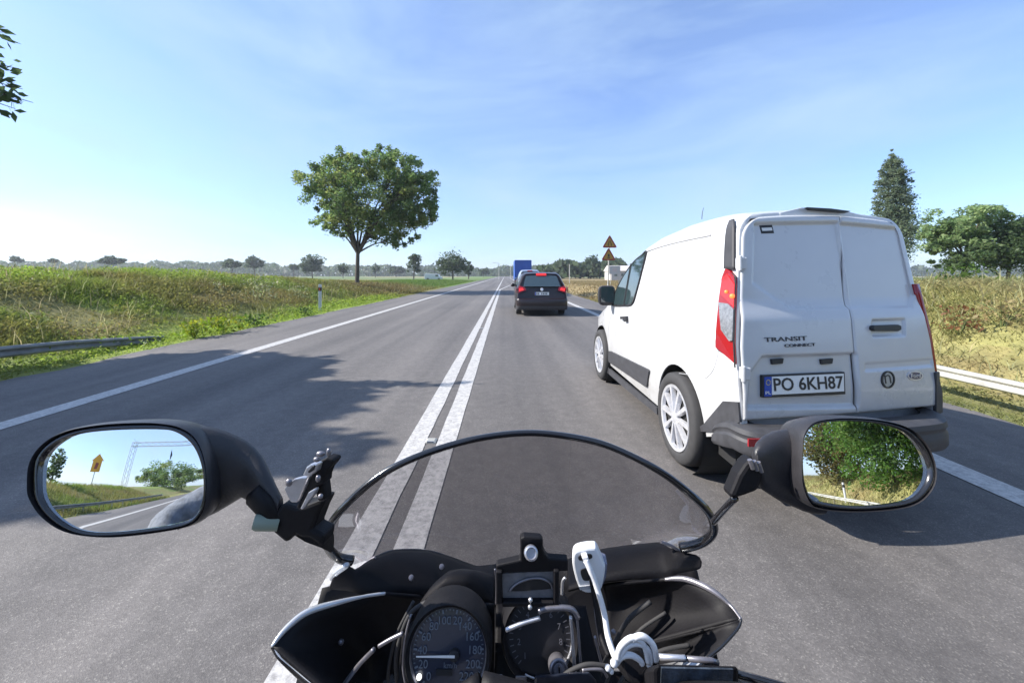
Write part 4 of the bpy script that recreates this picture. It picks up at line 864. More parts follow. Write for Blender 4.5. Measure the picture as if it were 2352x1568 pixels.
    bz = MB(); pth = catmull([Vector((Xl+.0, Yb+.55, 0)), Vector((Xl+.0, Yb+.15, 0)), Vector((Xl+.18, Yb-.07, 0)), Vector((cx, Yb-.11, 0)), Vector((Xl+W-.18, Yb-.07, 0)), Vector((Xl+W, Yb+.15, 0)), Vector((Xl+W, Yb+.55, 0))], 40)
    obj('bumper', bz.grid([[p+Vector((0, dy, z)) for dy, z in ((.06, .25), (.0, .31), (-.012, .45), (-.012, .60), (.01, .66), (.06, .685))] for p in pth]), paint, t, sm=40)
    bz = MB(); obj('bumper_trim', bz.grid([[p*1.0+Vector((0, dy-.004, z)) for dy, z in ((.055, .245), (-.003, .305), (-.016, .40))] for p in pth]), M_GREYP, t, sm=40)
    return t
M_NAVY = mat('dark_paint', (.014, .006, .007), .32, coat=.25); M_SILV = mat('silver_blue_paint', (.36, .41, .52), .28, metal=.35, coat=.6)
car('dark_estate_car', 'black estate car with red brake lights lit, in front of the van', .42, 1.98, 14.9, 1.66, M_NAVY)
car('silver_car', 'silver-blue people carrier mostly hidden behind the black estate car', .92, 1.9, 29, 1.95, M_SILV, lit=False)
t = thing('blue_lorry', 'blue box lorry far ahead at the head of the queue', 'lorry', (2.65, 62, 0)); Xa, Xb, Ya = 1.42, 3.93, 58.0
tarp = mat('blue_tarpaulin', (.022, .085, .36), .45, noise=(1.5, .12)); bx = obj('box_body', MB().box(((Xa+Xb)/2, Ya+4, 2.35), (Xb-Xa, 8, 2.9)), tarp, t, bevel=.03)
m = MB()
for x in (Xa+.05, Xb-.05, (Xa+Xb)/2): m.box((x, Ya-.02, 2.35), (.06 if x != (Xa+Xb)/2 else .03, .05, 2.86))
m.box(((Xa+Xb)/2, Ya-.025, 3.76), (Xb-Xa-.02, .05, .08)); m.box(((Xa+Xb)/2, Ya-.03, .93), (Xb-Xa-.02, .06, .10)); obj('door_frame', m, mat('blue_frame', (.03, .10, .36), .4), bx)
obj('chassis', MB().box(((Xa+Xb)/2, Ya+5, .72), (1.1, 10.5, .22)), M_DARK, t)
for s in (-1, 1):
    obj('tail_lamp', MB().box(((Xa+Xb)/2+s*.95, Ya-.04, .72), (.4, .06, .14)), M_RED, t)
    for y in (1.8, 3.1, 9.6): wheel(t, ((Xa+Xb)/2+s*1.02, Ya+y, .5), .5, .3, s, 8)
obj('cab', MB().loft([[Vector((x, y, z)) for x, y in ((Xa+.05, Ya+8.3), (Xb-.05, Ya+8.3), (Xb-.05, Ya+10.4-d), (Xa+.05, Ya+10.4-d))] for z, d in ((.6, 0), (1.7, 0), (2.9, .25), (3.1, .5))]), mat('lorry_cab', (.55, .56, .58), .35, coat=.5), t, bevel=.04)
obj('underrun_bar', MB().box(((Xa+Xb)/2, Ya-.03, .48), (2.2, .1, .12)), M_STEEL, t)
# white van parked in the far field
c = P(996, 629, 118); t = thing('parked_van', 'small white van parked in the far green field left of the road', 'van', (c.x, 118, 0))
m = MB(); m.loft([[Vector((c.x+x, 118+s, z)) for x, z in ((-2.6, .35), (2.6, .35), (2.65, .95), (1.9, 1.15), (1.3, 1.95), (-2.5, 2.05), (-2.65, 1.0))] for s in (-.9, .9)]); obj('body', m, M_WHITE, t, bevel=.08)
obj('side_window', MB().box((c.x+1.1, 117.08, 1.45), (.8, .04, .5)), M_GLASSDK, t)
for x in (-1.6, 1.7): wheel_c = Vector((c.x+x, 117.1, .36)); obj('wheel', MB().lathe([(0, .05), (.36, .05), (.36, -.15)], wheel_c, (0, -1, 0), 16), M_RUBBER, t)
# ------------------------------------------------------------------ the motorcycle we ride on
q2 = lambda x, y: (564.5+x/2, 940.8+y/2)
q3 = lambda x, y: (.36*x, 940.8+.36*y)
q4 = lambda x, y: (1599.4+.26*x, 922+.26*y)
q7 = lambda x, y: (564.5+.21*x, 987.8+.21*y)
def pts(q, L, Y): return [P(*q(x, y), Y if not isinstance(Y, (list, tuple)) else Y[i]) for i, (x, y) in enumerate(L)]
def dash(y): return .72-(y-1260)/308*.25                                # depth of the dash under the windscreen, by picture height
def D(x, y, off=0): X, Y_ = q2(x, y); return P(X, Y_, dash(Y_)+off)
moto = thing('motorcycle', 'silver and black touring motorcycle seen from the saddle, windscreen and mirrors in front', 'motorcycle', (.05, 0, 0))
M_COWL = mat('cowl_plastic', (.006, .0055, .007), .62, spec=.25, noise=(25, .3), bump=(300, .06)); M_GLOSS = mat('gloss_black', (.010, .010, .012), .16, coat=.7)
M_SILVER = mat('silver_fairing_paint', (.55, .56, .58), .25, metal=.45, coat=.7, noise=(6, .08)); M_CHROME = mat('bright_metal', (.55, .55, .58), .32, metal=.8, noise=(30, .2))
M_CABLEW = mat('white_cable', (.66, .66, .67), .4); M_GREYM = mat('dull_metal', (.22, .21, .23), .35, metal=.6, noise=(40, .3))
# windscreen
TOP = [(490, 692, .63), (430, 680, .62), (390, 645, .61), (368, 600, .60), (382, 540, .595), (430, 470, .59), (520, 380, .59), (620, 300, .595), (740, 235, .60), (900, 175, .61), (1050, 135, .615), (1200, 112, .62), (1340, 107, .62), (1500, 125, .615), (1650, 160, .61), (1800, 225, .60), (1930, 300, .595), (2040, 385, .59), (2110, 450, .59), (2145, 510, .595), (2147, 560, .60), (2110, 600, .61), (2050, 624, .62), (2000, 632, .63)]
BOT = [(495, 710, .635), (600, 676, .69), (680, 652, .72), (830, 650, .76), (950, 684, .79), (1060, 724, .80), (1320, 715, .81), (1480, 695, .80), (1640, 648, .76), (1900, 618, .68), (1985, 645, .635)]
topw = catmull([P(*q2(x, y), Y) for x, y, Y in TOP], 90); botw = catmull([P(*q2(x, y), Y) for x, y, Y in BOT], 90)
wsh = obj('windscreen', MB().patch(topw, botw, 90, 18, (0, .03, .012)), screen_glass('smoked_screen', (.66, .645, .66), .0), moto, sm=179)
obj('screen_edge', MB().tube(topw, [.0075-.0025*math.sin(math.pi*i/89) for i in range(90)], 10), M_GLOSS, moto, sm=179)
# dash panels
def panel(name, A, B, m, bulge=(0, 0, 0), n=30, th=.004, parent=moto, rows=6):
    o = obj(name, MB().patch(A, B, n, rows, bulge), m, parent, sm=60); return solid(o, th, 0)
cow = [P(740, 1350, .74), P(900, 1310, .80), P(1100, 1306, .83), P(1300, 1300, .83), P(1500, 1280, .78), P(1600, 1310, .70)]
cob = [P(660, 1640, .66), P(880, 1700, .64), P(1100, 1720, .62), P(1300, 1720, .62), P(1500, 1690, .64), P(1660, 1560, .66)]
panel('inner_cowl', cow, cob, M_COWL, (0, .05, -.03), 40)
tl_ = pts(q2, [(385, 815), (400, 772), (440, 735), (470, 718), (500, 738), (595, 678), (680, 647), (830, 647), (950, 681), (1060, 722), (1150, 712)], [.60, .60, .61, .62, .63, .67, .70, .735, .76, .77, .77])
bl_ = pts(q2, [(385, 818), (470, 828), (560, 857), (700, 850), (880, 852), (1000, 930), (1150, 900)], [.60, .61, .615, .63, .65, .66, .66])
panel('dash_panel', tl_, bl_, M_COWL, (0, .0, .012), 44)
obj('panel_lip', MB().tube(catmull(tl_[5:], 40), .0022, 6), M_GLOSS, moto, sm=179)
tr_ = pts(q2, [(1480, 690), (1640, 642), (1770, 624), (1900, 612), (1960, 640), (2010, 657), (2080, 667), (2095, 700)], [.77, .735, .71, .68, .64, .63, .615, .61])
br_ = pts(q2, [(1480, 830), (1640, 790), (1780, 775), (1930, 780), (1980, 752), (2085, 730), (2094, 712)], [.66, .65, .64, .625, .62, .61, .61])
panel('dash_panel', tr_, br_, M_COWL, (0, 0, .012), 44)
for L, Y in (([(505, 738), (595, 676)], .665), ([(1908, 606), (2000, 652)], .635)):
    a, b = pts(q2, L, Y); obj('trim_strip', MB().tube([a, a.lerp(b, .5)+Vector((0, 0, .002)), b], .0026, 8), M_GREYM, moto, sm=60)
a = catmull(pts(q2, [(392, 780), (402, 760), (430, 735), (472, 708)], .605), 12); obj('fairing_edge', MB().tube(a, [.002, .003, .0035, .004, .0045, .005, .005, .005, .005, .005, .0045, .003], 8), M_SILVER, moto, sm=179)
# lower fairing halves: black inside, silver outside
lrim = catmull(pts(q2, [(120, 1088), (180, 1010), (280, 930), (420, 885), (550, 855), (640, 842)], [.50, .515, .535, .56, .585, .60]), 40)
lin = catmull(pts(q2, [(128, 1092), (150, 1132), (220, 1192), (300, 1257), (420, 1340)], [.50, .495, .49, .48, .47]), 40)
ldeep = catmull(pts(q2, [(420, 1345), (560, 1300), (700, 1200), (760, 1000), (880, 860)], [.58, .60, .62, .64, .66]), 40)
panel('fairing_inside', lrim, catmull([lin[-1], ldeep[10], ldeep[22], ldeep[30], ldeep[-1]][::1], 40), M_COWL, (0, .03, -.03), 40, rows=10)
panel('fairing_inside', lin, [p for p in catmull([lrim[0], lrim[0].lerp(ldeep[5], .3), ldeep[0]], 40)], M_COWL, (0, .0, -.01), 40)
obj('fairing_edge', MB().tube(lrim, [.0022+.0022*math.sin(math.pi*min(1, i/30)) for i in range(40)], 8), M_SILVER, moto, sm=179)
shell_dn = lambda L, dx: [p+Vector((dx, .30, -.30)) for p in L]
panel('fairing', lrim, shell_dn(lrim, .03), M_SILVER, (-.02, 0, 0), 40)
panel('fairing', lin, shell_dn(lin, .06), M_SILVER, (-.012, 0, 0), 40)
rrim = catmull(pts(q2, [(1925, 778), (2020, 777), (2130, 822), (2220, 892), (2275, 962)], [.60, .585, .56, .54, .52]), 40)
rout = catmull(pts(q2, [(2275, 962), (2260, 1002), (2190, 1082), (2130, 1132), (2060, 1200)], [.52, .515, .505, .50, .49]), 40)
rdeep = catmull(pts(q2, [(1640, 800), (1660, 900), (1640, 1000), (1700, 1130), (1850, 1250)], [.67, .66, .645, .62, .60]), 40)
panel('fairing_inside', rrim, catmull([rdeep[0], rdeep[10], rdeep[20], rdeep[28]], 40), M_COWL, (0, .03, -.03), 40, rows=10)
panel('fairing_inside', rout, catmull([rdeep[28], rdeep[32], rdeep[-1]], 40), M_COWL, (0, .03, -.03), 40, rows=10)
panel('fairing_inside', catmull([rrim[-1], rrim[-1].lerp(rdeep[28], .5)+Vector((0, .03, -.03)), rdeep[28]], 40), catmull([rout[0], rout[0].lerp(rdeep[28], .5)+Vector((0, .02, -.04)), rdeep[28]+Vector((0, 0, -.02))], 40), M_COWL)
obj('fairing_edge', MB().tube(rrim, [.0022+.0022*math.sin(math.pi*min(1, i/30)) for i in range(40)], 8), M_GREYM, moto, sm=179)
obj('fairing_edge', MB().tube(rout, .0018, 6), M_GLOSS, moto, sm=179)
panel('fairing', rrim, shell_dn(rrim, -.03), M_SILVER, (.02, 0, 0), 40); panel('fairing', rout, shell_dn(rout, -.06), M_SILVER, (.012, 0, 0), 40)
for x, y in ((390, 1068), (438, 1065), (1690, 1020), (2080, 828)):
    c = D(x, y, .02); obj('fairing_bolt', MB().lathe([(0, .004), (.003, .003), (.0042, 0)], c, (0, -1, .5), 10), M_GREYM, moto)
# instruments
def gauge(cx, cy, rp, Y, name='speedometer', tilt=20):
    c = P(*q2(cx, cy), Y); n = Vector((0, -math.cos(R(tilt)), math.sin(R(tilt)))); up = Vector((0, math.sin(R(tilt)), math.cos(R(tilt)))); r = rp/2/F*Y
    g = obj(name, MB().lathe([(r*1.02, -.05), (r*1.16, -.045), (r*1.17, .004), (r*1.10, .012), (r*1.02, .008), (r*.99, -.003)], c, n, 40), M_COWL, moto, sm=50)
    return g, c, n, up, r
SPF = mat('dial_face', (.022, .026, .045), .35, coat=.6)
g, c, n, up, r = gauge(932, 1108, 172, .505); Xd = Vector((1, 0, 0))
obj('dial', MB().lathe([(r, -.004), (r, 0), (0, 0)], c, n, 40), SPF, g)
obj('dial_ring', MB().lathe([(r*.985, .001), (r*1.0, .006), (r*1.03, .007), (r*1.035, .003)], c, n, 40, close=True), M_GREYM, g, sm=60)
DM = mat('dial_print', (.13, .15, .185), .5); tk = MB()
def dp(a, rr, o=.002): return c+(Xd*math.cos(R(a))+up*math.sin(R(a)))*rr*r+n*o
for k in range(45):
    a_ = 225-270*k/44; L_ = .10 if k % 4 == 0 else .05; d = dp(a_, .5)-dp(a_, .4); d.normalize(); s = n.cross(d)
    p0, p1 = dp(a_, .94-L_), dp(a_, .94); w_ = .0011 if k % 4 == 0 else .0006
    tk.add([p0-s*w_, p1-s*w_, p1+s*w_, p0+s*w_], [(0, 1, 2, 3)])
obj('dial_ticks', tk, DM, g)
for k in range(12):
    a_ = 225-270*k/11; p = dp(a_, .70, .0015)
    text_mesh('dial_number', str(20*k), .0125, p-up*.0045, Xd, up, DM, g, .0002, 'CENTER')
text_mesh('dial_text', 'km/h', .0085, dp(-80, .34, .0015), Xd, up, DM, g, .0002, 'CENTER')
M_NEEDLE = mat('needle_white', (.75, .73, .70), .4)
a, b = c+n*.005+Xd*(-.84*r)-up*.06*r, c+n*.005+Xd*.18*r-up*.06*r
obj('needle', MB().loft([[a+up*.0006, a-up*.0006, a-up*.0006+n*.001, a+up*.0006+n*.001], [b+up*.0014, b-up*.0014, b-up*.0014+n*.001, b+up*.0014+n*.001]]), M_NEEDLE, g)
obj('needle_hub', MB().lathe([(0, .006), (.006, .005), (.007, 0)], c+Xd*.16*r-up*.06*r, n, 16), M_INK, g)
obj('odometer', MB().box(c-up*r*.42-Xd*.1*r+n*.001, (.020, .002, .006), Matrix.Rotation(R(-20), 3, 'X')), M_INK, g)
obj('indicator_light', MB().sphere(c-Xd*.74*r-up*.5*r+n*.003, .0034, 10, 6), mat('indicator_lamp', (.9, .9, .88), .3, emit=(1, 1, .95), estr=1.0), g, sm=90)
g, c, n, up, r = gauge(1350, 1035, 152, .535, 'rev_counter')
obj('dial', MB().lathe([(r, -.004), (r, 0), (0, 0)], c, n, 40), mat('dial_face_dark', (.012, .012, .016), .5, coat=.2), g)
arc = [c+(Xd*math.cos(R(t_))+up*math.sin(R(t_)))*r*.98+n*.004 for t_ in np.linspace(20, -118, 30)]; obj('dial_ring', MB().tube(arc, [.0012+.0016*math.sin(math.pi*i/29) for i in range(30)], 8), M_CHROME, g, sm=179)
tk = MB()
for k in range(28):
    a_ = 225-270*k/27; d = dp(a_, .5)-dp(a_, .4); d.normalize(); s = n.cross(d); p0, p1 = dp(a_, .80), dp(a_, .92); tk.add([p0-s*.0005, p1-s*.0005, p1+s*.0005, p0+s*.0005], [(0, 1, 2, 3)])
obj('dial_ticks', tk, mat('dial_print_dim', (.12, .12, .14), .5), g)
for k in range(9): text_mesh('dial_number', str(k+1), .010, dp(225-270*k/8, .64, .0015)-up*.004, Xd, up, mat('dial_print_dim', (.12, .12, .14), .5), g, .0002, 'CENTER')
ig = P(*q2(1438, 1190), .50); k_ = obj('ignition_lock', MB().lathe([(.0, .004), (.007, .004), (.0075, .001), (.0095, .001), (.010, .006), (.0118, .005), (.012, -.02)], ig, (0, -.85, .5), 28), M_GREYM, moto, sm=50)
obj('key_slot', MB().box(ig+Vector((0, -.004, .003)), (.0016, .002, .009)), M_INK, k_)
# pods and braces around the dials
panel('instrument_pod', pts(q2, [(900, 780), (940, 742), (1000, 735), (1060, 742), (1145, 760)], .64), pts(q2, [(740, 1060), (760, 960), (850, 890), (980, 860), (1140, 900)], .60), M_COWL, (0, -.01, .02), 30)
panel('instrument_pod', pts(q2, [(720, 1020), (735, 1000), (860, 900), (1140, 890), (1140, 1255), (1140, 1330)], .56), pts(q2, [(690, 1330), (700, 1300), (720, 1290), (900, 1330), (1100, 1330), (1140, 1335)], .53), M_COWL, (0, .02, -.01), 30)
panel('instrument_pod', pts(q2, [(1150, 890), (1300, 890), (1420, 890), (1560, 900)], .60), pts(q2, [(1140, 1340), (1300, 1340), (1420, 1340), (1660, 1340)], .53), M_COWL, (0, .0, .0), 30)
for L, Y, rr, m_ in (([(450, 1262), (520, 1170), (590, 1098)], .52, .0030, M_GREYM), ([(610, 1085), (660, 1055), (722, 1025)], .53, .0026, M_GREYM), ([(760, 940), (742, 1000), (728, 1080), (722, 1180), (735, 1262)], .53, .0016, M_GREYM),
                     ([(1195, 1010), (1270, 980), (1352, 955)], .50, .0026, M_CHROME), ([(1345, 925), (1380, 912), (1470, 908), (1508, 922), (1526, 955)], .50, .0034, M_GREYM), ([(1492, 950), (1500, 1040), (1512, 1200)], .50, .0022, M_CHROME), ([(1520, 945), (1530, 1050), (1542, 1210)], .50, .0018, M_GREYM),
                     ([(1598, 830), (1606, 950), (1628, 1080)], .515, .0012, M_GREYM), ([(1604, 1040), (1620, 1110), (1640, 1180)], .505, .0018, M_GREYM), ([(1468, 770), (1455, 790), (1452, 848)], .53, .0020, M_CHROME), ([(1145, 730), (1152, 800), (1150, 890)], .60, .0016, M_GREYM), ([(1545, 1195), (1600, 1190), (1640, 1195), (1660, 1225)], .485, .0018, M_GREYM)):
    obj('brace', MB().tube(catmull(pts(q2, L, Y), 14), rr, 8), m_, moto, sm=179)
for x, y, w_, h_ in ((1157, 1222, 44, 14), (1265, 1232, 50, 22)): a = P(*q2(x, y), .50); obj('warning_label', MB().box(a, (w_/2/F*.5, .002, h_/2/F*.5)), M_GREYM, moto, bevel=.0006)
obj('control_pad', MB().prism(pts(q2, [(1330, 1225), (1580, 1205), (1610, 1240), (1625, 1340), (1320, 1340)], .475), (0, .012, -.01)), mat('blue_black_plastic', (.018, .022, .035), .4, noise=(60, .4)), moto, bevel=.002)
# bracket with the cracked clock panel in the middle of the dash
br = obj('instrument_bracket', MB().prism(pts(q2, [(1150, 715), (1262, 690), (1262, 592), (1278, 585), (1356, 590), (1366, 605), (1366, 640), (1378, 668), (1392, 684), (1482, 690), (1482, 742), (1150, 752)], .505), (0, .012, 0)), M_COWL, moto, bevel=.002)
for L in ([(1150, 745), (1178, 745), (1178, 895), (1150, 895)], [(1416, 740), (1440, 740), (1440, 900), (1416, 900)], [(1178, 886), (1416, 884), (1416, 905), (1178, 908)]): obj('frame_bar', MB().prism(pts(q2, L, .50), (0, .012, 0)), M_COWL, br, bevel=.0015)
cp = obj('clock_panel', MB().prism(pts(q2, [(1176, 752), (1418, 740), (1416, 886), (1184, 888)], .508), (0, .004, 0)), mat('clock_face_grey', (.14, .14, .15), .35, noise=(50, .35), coat=.3), br)
arch = [(1212, 832), (1235, 806), (1275, 784), (1320, 773), (1365, 776), (1400, 796), (1408, 820), (1395, 822), (1340, 826), (1270, 832)]
obj('clock_window', MB().prism(pts(q2, arch, .5065), (0, .003, 0)), M_INK, cp); obj('clock_rim', MB().tube(catmull(pts(q2, arch[:7], .506), 24), .0014, 6), M_GREYM, cp, sm=179)
for x, y in ((1308, 872), (1306, 905)): obj('panel_screw', MB().sphere(P(*q2(x, y), .498), .0030, 8, 5), M_CHROME, br, sm=90)
sc = P(*q2(1310, 655), .498); obj('bracket_bolt', MB().lathe([(0, .002), (.005, .002), (.0065, .007), (.0085, .006), (.009, 0)], sc, (0, -1, .5), 16), M_CHROME, br, sm=40)
# handlebar, brake reservoir and lever
bar = catmull([P(1100, 1690, .40)+Vector((0, .05, .0)), P(1400, 1640, .43), P(1560, 1600, .42), P(1900, 1640, .36), P(2500, 1900, .27)], 30); obj('handlebar', MB().tube(bar, .0125, 12), M_COWL, moto, sm=179)
bar = catmull([P(1100, 1690, .40)+Vector((0, .05, .0)), P(900, 1700, .43), P(740, 1700, .42), P(420, 1760, .36), P(-180, 1900, .27)], 30); obj('handlebar', MB().tube(bar, .0125, 12), M_COWL, moto, sm=179)
rs_ = obj('brake_reservoir', MB().prism(pts(q2, [(1885, 1165), (2255, 1175), (2272, 1190), (2268, 1275), (2200, 1340), (1880, 1340), (1870, 1200)], .425), (0, .05, -.055)), M_COWL, moto, bevel=.004)
obj('reservoir_cap', MB().prism(pts(q2, [(1910, 1185), (2240, 1192), (2235, 1300), (1905, 1300)], .4235), (0, .002, 0)), mat('worn_blue_cap', (.035, .045, .06), .5, noise=(55, .7), bump=(90, .3)), rs_)
obj('cap_bar', MB().tube(pts(q2, [(1900, 1134), (2010, 1140), (2020, 1139)], .44), .0032, 8), M_CHROME, rs_, sm=179); obj('cap_bar', MB().tube(pts(q2, [(2028, 1142), (2140, 1150), (2170, 1160)], .44), .0028, 8), M_GREYM, rs_, sm=179)
obj('brake_lever', MB().tube(catmull(pts(q2, [(2230, 1205), (2330, 1232), (2500, 1280), (2900, 1390)], [.44, .43, .42, .38]), 16), .0042, 8), M_GLOSS, moto, sm=179); obj('brake_hose', MB().tube(catmull(pts(q2, [(2200, 1200), (2330, 1262), (2520, 1320), (2800, 1420)], [.45, .44, .43, .40]), 16), .0032, 8), M_GREYM, moto, sm=179)
for L, Y, rr in (([(700, 1300), (690, 1180), (700, 1080), (760, 930), (860, 870)], .56, .0030), ([(660, 1320), (655, 1200), (690, 1040), (770, 880)], .575, .0024), ([(1600, 1300), (1640, 1180), (1700, 1060), (1760, 960), (1860, 880)], .60, .0034), ([(1640, 1300), (1700, 1150), (1800, 1020), (1930, 930)], .59, .0024), ([(1700, 1290), (1760, 1200), (1900, 1110), (2040, 1080)], .55, .0028), ([(1440, 1320), (1450, 1230), (1560, 1170), (1680, 1180)], .49, .0026)):
    obj('wire', MB().tube(catmull(pts(q2, L, Y), 22), rr, 8), M_RUBBER, moto, sm=179)
for x, y in ((560, 800), (760, 770), (900, 720), (1700, 700), (1950, 720), (2040, 690)):
    c = D(x, y, -.02 if x < 1200 else -.01); obj('fairing_bolt', MB().lathe([(0, .003), (.0035, .0025), (.0045, 0)], c, (0, -1, .6), 10), M_GREYM, moto)
# coiled white cable and the USB socket on the dash
cc = thing('coiled_cable', 'coil of white cable looped over the right end of the handlebar clamp', 'cable', P(*q2(1790, 1120), .46))
for L, rr in (([(1708, 1150), (1715, 1100), (1745, 1062), (1780, 1046), (1815, 1060), (1838, 1100), (1850, 1160)], .0034), ([(1720, 1135), (1745, 1090), (1790, 1072), (1840, 1090), (1862, 1140), (1850, 1178)], .0030), ([(1775, 1052), (1815, 1038), (1850, 1055), (1875, 1090), (1884, 1150)], .0036), ([(1700, 1165), (1728, 1132), (1770, 1126), (1808, 1146), (1822, 1166)], .0032)):
    obj('loop', MB().tube(catmull(pts(q2, L, .455), 26), rr, 8), M_CABLEW, cc, sm=179)
obj('hub', MB().lathe([(0, .01), (.014, .01), (.018, 0), (.018, -.03)], P(*q2(1785, 1165), .47), (0, -.8, .5), 18), M_COWL, cc, sm=40)
for x, y, r_ in ((1692, 1162, .0045), (1664, 1184, .0036), (1680, 1200, .0028)): obj('cable_tip', MB().sphere(P(*q2(x, y), .45), r_, 10, 6), M_CABLEW, cc, sm=90)
us = thing('usb_charger', 'white USB charging socket with plugged-in cable clipped to the dash', 'charger', P(*q2(1570, 740), .52))
outl = [(1500, 690), (1508, 655), (1540, 640), (1592, 634), (1612, 640), (1628, 672), (1644, 708), (1652, 730), (1640, 800), (1625, 832), (1562, 842), (1528, 812), (1506, 740)]
ub = obj('body', MB().prism(catmull(pts(q2, outl, .522), 40, True), (.004, .022, -.004)), mat('charger_white', (.70, .71, .73), .35), us, bevel=.003)
obj('lid', MB().prism(pts(q2, [(1622, 690), (1662, 708), (1656, 770), (1638, 815), (1618, 790)], .530), (.003, .02, 0)), mat('smoky_lid', (.16, .17, .24), .2, coat=.5), us, bevel=.002)
for L in ([(1532, 672), (1584, 664), (1588, 682), (1536, 692)], [(1540, 738), (1580, 732), (1590, 775), (1552, 782)]): obj('socket', MB().prism(catmull(pts(q2, L, .5205), 20, True), (0, .004, 0)), M_INK, ub)
obj('foot_step', MB().prism(pts(q2, [(1530, 812), (1580, 806), (1584, 822), (1536, 828)], .5205), (0, .004, 0)), mat('charger_grey', (.4, .41, .43), .5), ub)
obj('plug', MB().prism(pts(q2, [(1545, 680), (1572, 676), (1580, 700), (1556, 706)], .512), (0, .01, 0)), M_CABLEW, us, bevel=.001)
obj('cable', MB().tube(catmull(pts(q2, [(1562, 692), (1580, 730), (1604, 790), (1630, 870), (1650, 950), (1664, 1040), (1690, 1120), (1706, 1150)], [.512, .508, .505, .50, .495, .485, .47, .458]), 40), .0036, 8), M_CABLEW, us, sm=179)
obj('cable', MB().tube(catmull(pts(q2, [(1588, 780), (1600, 850), (1618, 950), (1636, 1050), (1668, 1130)], [.517, .512, .505, .495, .475]), 30), .0032, 8), M_COWL, us, sm=179)
# mirrors
EYE = Vector((0, 0, H))
def on_plane(xy, c, n):
    d = P(xy[0], xy[1], 1.0)-EYE; return EYE+d*((c-EYE).dot(n)/d.dot(n))
def mirror(label, cxy, Y, refl, glass, rim, rad, hk):
    c = P(*cxy, Y); d = (c-EYE).normalized(); n = (Vector(refl).normalized()-d).normalized()
    rimw = catmull([on_plane(p, c, n) for p in rim], 72, True); gl = catmull([on_plane(p, c, n) for p in glass], 72, True); cg = sum(gl, Vector())/72; cr_ = sum(rimw, Vector())/72
    rings = []
    for s, b, f in ((.985, -.014, 0), (1.0, .003, 0), (1.02, -.002, 0), (1.03, -.012, 0), (1.01, -.03, 0), (.90, -.052, .1), (.66, -.070, .3), (.3, -.078, .4)):
        rings.append([cr_+Vector((hk*f*.05, 0, 0))+(p-cr_)*s+n*b for p in rimw])
    sh = obj('mirror', MB().loft(rings), M_BLACKP, moto, sm=60); sh['label'] = label
    rm = sum((p-cg).length for p in gl)/72; top_ = rm*rm/(2*rad); m = MB(); V = [cg+n*(top_-.003)]; K = 14
    for k in range(1, K+1):
        for p in gl: o_ = (p-cg)*(k/K); V.append(cg+o_+n*(top_-.003-o_.length_squared/(2*rad)))
    Fc = [(0, 1+i, 1+(i+1) % 72) for i in range(72)]+[(1+(k-1)*72+i, 1+k*72+i, 1+k*72+(i+1) % 72, 1+(k-1)*72+(i+1) % 72) for k in range(1, K) for i in range(72)]
    m.add(V, Fc); go = obj('mirror_glass', m, M_MIRROR, sh, sm=179)
    # the bead between glass and shell
    obj('mirror_bead', MB().loft([[cg+(p-cg)*.997-n*.006 for p in gl], [cg+(p-cg)*1.012+n*.001 for p in gl], [cg+(p-cg)*1.05+n*.0015 for p in gl], [cr_+(p-cr_)*.99-n*.003 for p in rimw]], cap=False), M_GLOSS, sh, sm=179)
    return sh, c, n
gL = [q3(*p) for p in [(252, 480), (262, 330), (340, 232), (480, 162), (700, 132), (1000, 126), (1130, 148), (1230, 230), (1286, 370), (1294, 540), (1258, 650), (1165, 722), (900, 766), (640, 785), (480, 760), (350, 680), (272, 580)]]
rL = [q3(*p) for p in [(188, 480), (204, 330), (290, 212), (430, 136), (620, 98), (820, 83), (1010, 84), (1160, 112), (1262, 190), (1318, 340), (1325, 540), (1290, 670), (1190, 742), (900, 792), (650, 806), (430, 772), (285, 682), (205, 570)]]
RL, RR = (-.38, -.90, .03), (.52, -.85, .045)
shL, cL, nL = mirror('left mirror with wide oval glass', q3(770, 450), .45, RL, gL, rL, .85, 1)
gR = [q4(*p) for p in [(948, 430), (962, 310), (1035, 215), (1180, 182), (1400, 176), (1650, 202), (1850, 272), (1985, 400), (2058, 560), (2058, 680), (1995, 790), (1890, 868), (1700, 908), (1400, 926), (1150, 898), (1020, 850), (962, 720), (944, 560)]]
rR = [q4(*p) for p in [(925, 430), (940, 290), (1015, 190), (1170, 152), (1400, 146), (1670, 172), (1880, 242), (2020, 375), (2092, 545), (2095, 700), (2030, 820), (1915, 905), (1710, 950), (1400, 968), (1130, 950), (1000, 895), (930, 740), (918, 560)]]
shR, cR, nR = mirror('right mirror with squarer glass', q4(1500, 550), .48, RR, gR, rR, .9, -1)
def arm(name, secs, q, Y, parent, m, dk=.6, n=20):
    """swept housing: (x, upper y, lower y) picture sections"""
    rings = []
    for i, (x, y0, y1) in enumerate(secs):
        a, b = P(*q(x, y0), Y[i]), P(*q(x, y1), Y[i]); mid = a.lerp(b, .5); h = (a-b)*.5; dep = h.length*dk
        rings.append([mid+h*math.copysign(abs(math.sin(t_))**.8, math.sin(t_))+Vector((0, 1, .2)).normalized()*dep*math.copysign(abs(math.cos(t_))**.8, math.cos(t_)) for t_ in np.linspace(0, 2*math.pi, n, endpoint=False)])
    return obj(name, MB().loft(rings), m, parent, sm=60)
arm('mirror_housing', [(1180, 108, 735), (1260, 118, 700), (1340, 130, 664), (1420, 152, 628), (1500, 182, 580), (1560, 212, 545), (1610, 252, 570), (1655, 305, 610), (1700, 390, 650), (1745, 480, 680), (1790, 560, 715)], q3, [.485, .49, .495, .50, .505, .505, .505, .50, .495, .49, .485], shL, M_BLACKP, .42)
